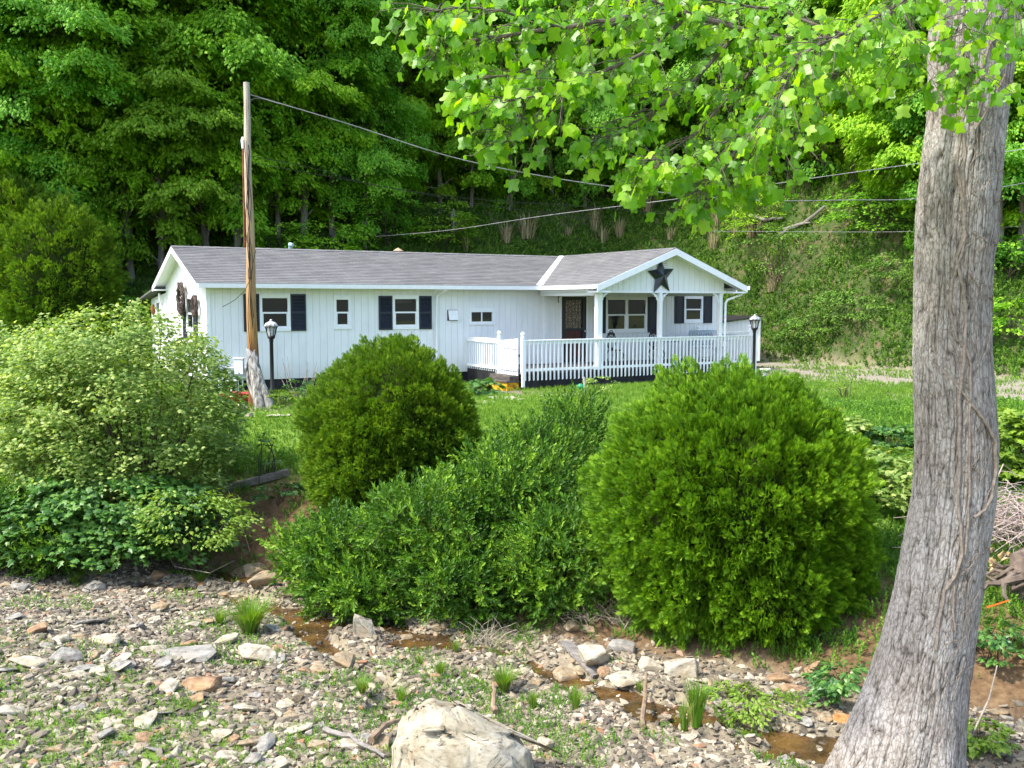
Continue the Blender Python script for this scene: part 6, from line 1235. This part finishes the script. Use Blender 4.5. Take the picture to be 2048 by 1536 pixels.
log([(430, 1000, .1), (480, 1060, .15), (500, 1120, .1)], .010, 'long thin pale vine hanging down the eroded bank', 'vine', M_CANE, cat='vine'); log([(1930, 1530, .1), (1975, 1470, .35), (1990, 1430, .5)], .012, 'curved pale cane right of the trunk foot', 'stick', M_CANE, cat='stick'); log([(300, 1090, .4), (350, 1150, .1), (420, 1165, .12), (470, 1150, .2)], .009, 'long thin drooping cane over the dark pool', 'vine', M_CANE, cat='vine')
# dead brush heap, roots and yellow rock bank at the far right
p = ground_at(at(2040, 1090, 13.2)); t = thing('brush_heap', 'tangled heap of dead grey vines at the right picture edge', 'brush heap', p); mb = MB()
for k in range(330):
    a = random.uniform(0, 6.28); c_ = Vector((random.gauss(0, .45), random.gauss(0, .4), abs(random.gauss(.40, .22)))); d = Vector((math.cos(a), math.sin(a)*.8, random.uniform(-.25, .2)))*random.uniform(.2, .7)
    mb.tube([c_-d, c_+Vector((0, 0, random.uniform(.02, .18))), c_+d-Vector((0, 0, random.uniform(0, .15)))], random.uniform(.003, .008), 4)
mb.build('vine_tangle', noisy('pinkish_dead_vine', (.20, .15, .13), (.46, .38, .34), 6), t)
p = ground_at(at(2030, 1230, 12.0)); t = thing('upturned_stump', 'dark upturned tree root holding yellow rocks at the right picture edge', 'stump', p); mb = MB()
for k in range(16):
    a = random.uniform(0, 6.28); b_ = Vector((random.uniform(-.1, .3), random.uniform(-.2, .2), .35)); q_ = [b_]
    for s in range(5): q_.append(q_[-1]+Vector((math.cos(a+s*.4)*.14, math.sin(a)*.10, random.uniform(-.14, .10))))
    mb.tube(q_, [.055, .045, .035, .028, .018, .008], 6)
mb.tube([(.1, 0, -.3), (.05, 0, .1), (.1, .1, .5), (.5, .2, .7)], [.16, .13, .15, .1], 9); mb.build('root_mass', noisy('dark_root_wood', (.05, .038, .03), (.18, .14, .11), 8), t, smooth=True)
M_YR = rockmat('yellow_clay_rock', (.26, .16, .06), (.50, .34, .16), (.64, .50, .30), .3)
for i in range(26):
    a, b_, c_ = random.uniform(-.42, .5), random.uniform(-.1, .35), random.uniform(.0, .62); me = rockmesh(700+i % 6, 1, .8, .5, 11, 0, .03, 'yellow_rock'); s = random.uniform(.06, .17)
    o = link('yellow_rock', me, loc=(p.x+a, p.y+b_+.25, p.z+c_), mt=M_YR); o.scale = (s, s, s); o.rotation_euler = (random.uniform(0, 6), random.uniform(0, 6), 0); tag(o, 'yellow clay-stained rock wedged among the upturned roots', 'rock', 'yellow rocks at the upturned roots')
mb = MB(); o_ = at(1990, 1213, 11.6); mb.hexa([(-.10, -.01, -.02), (.0, 0, .01), (.0, .004, .01), (-.10, .0, -.02), (-.10, -.01, .0), (.0, 0, .03), (.0, .004, .03), (-.10, .0, .0)]); mb.hexa([(.001, 0, .01), (.16, -.01, .07), (.16, -.004, .07), (.001, .004, .01), (.001, 0, .03), (.16, -.01, .085), (.16, -.004, .085), (.001, .004, .03)])
tag(mb.build('marker_ribbon', mat('orange_ribbon', (.85, .16, .02), .6), loc=o_), 'bright orange ribbon tied at the upturned roots', 'ribbon')
# dry twigs at the foot of the thicket
for u, v, lb in [(790, 1235, 'pale dry twig bundle under the left side of the thicket'), (975, 1290, 'dry twigs hanging to the water below the thicket'), (1170, 1250, 'dry twig nest over the yellow brown rocks'), (1240, 1255, 'dry twig fan left of the big bush foot')]:
    p = G(u, v, 8); mb = MB()
    for k in range(46): a = random.uniform(0, 6.28); c_ = Vector((random.gauss(0, .12), random.gauss(0, .1), .04)); e = c_+Vector((math.cos(a)*.3, math.sin(a)*.2, random.uniform(.02, .34))); mb.tube([c_, c_.lerp(e, .5)+Vector((0, 0, .05)), e], [.004, .003, .0015], 4)
    tag(mb.build('dry_twigs', M_CANE, loc=p), lb, 'twigs')
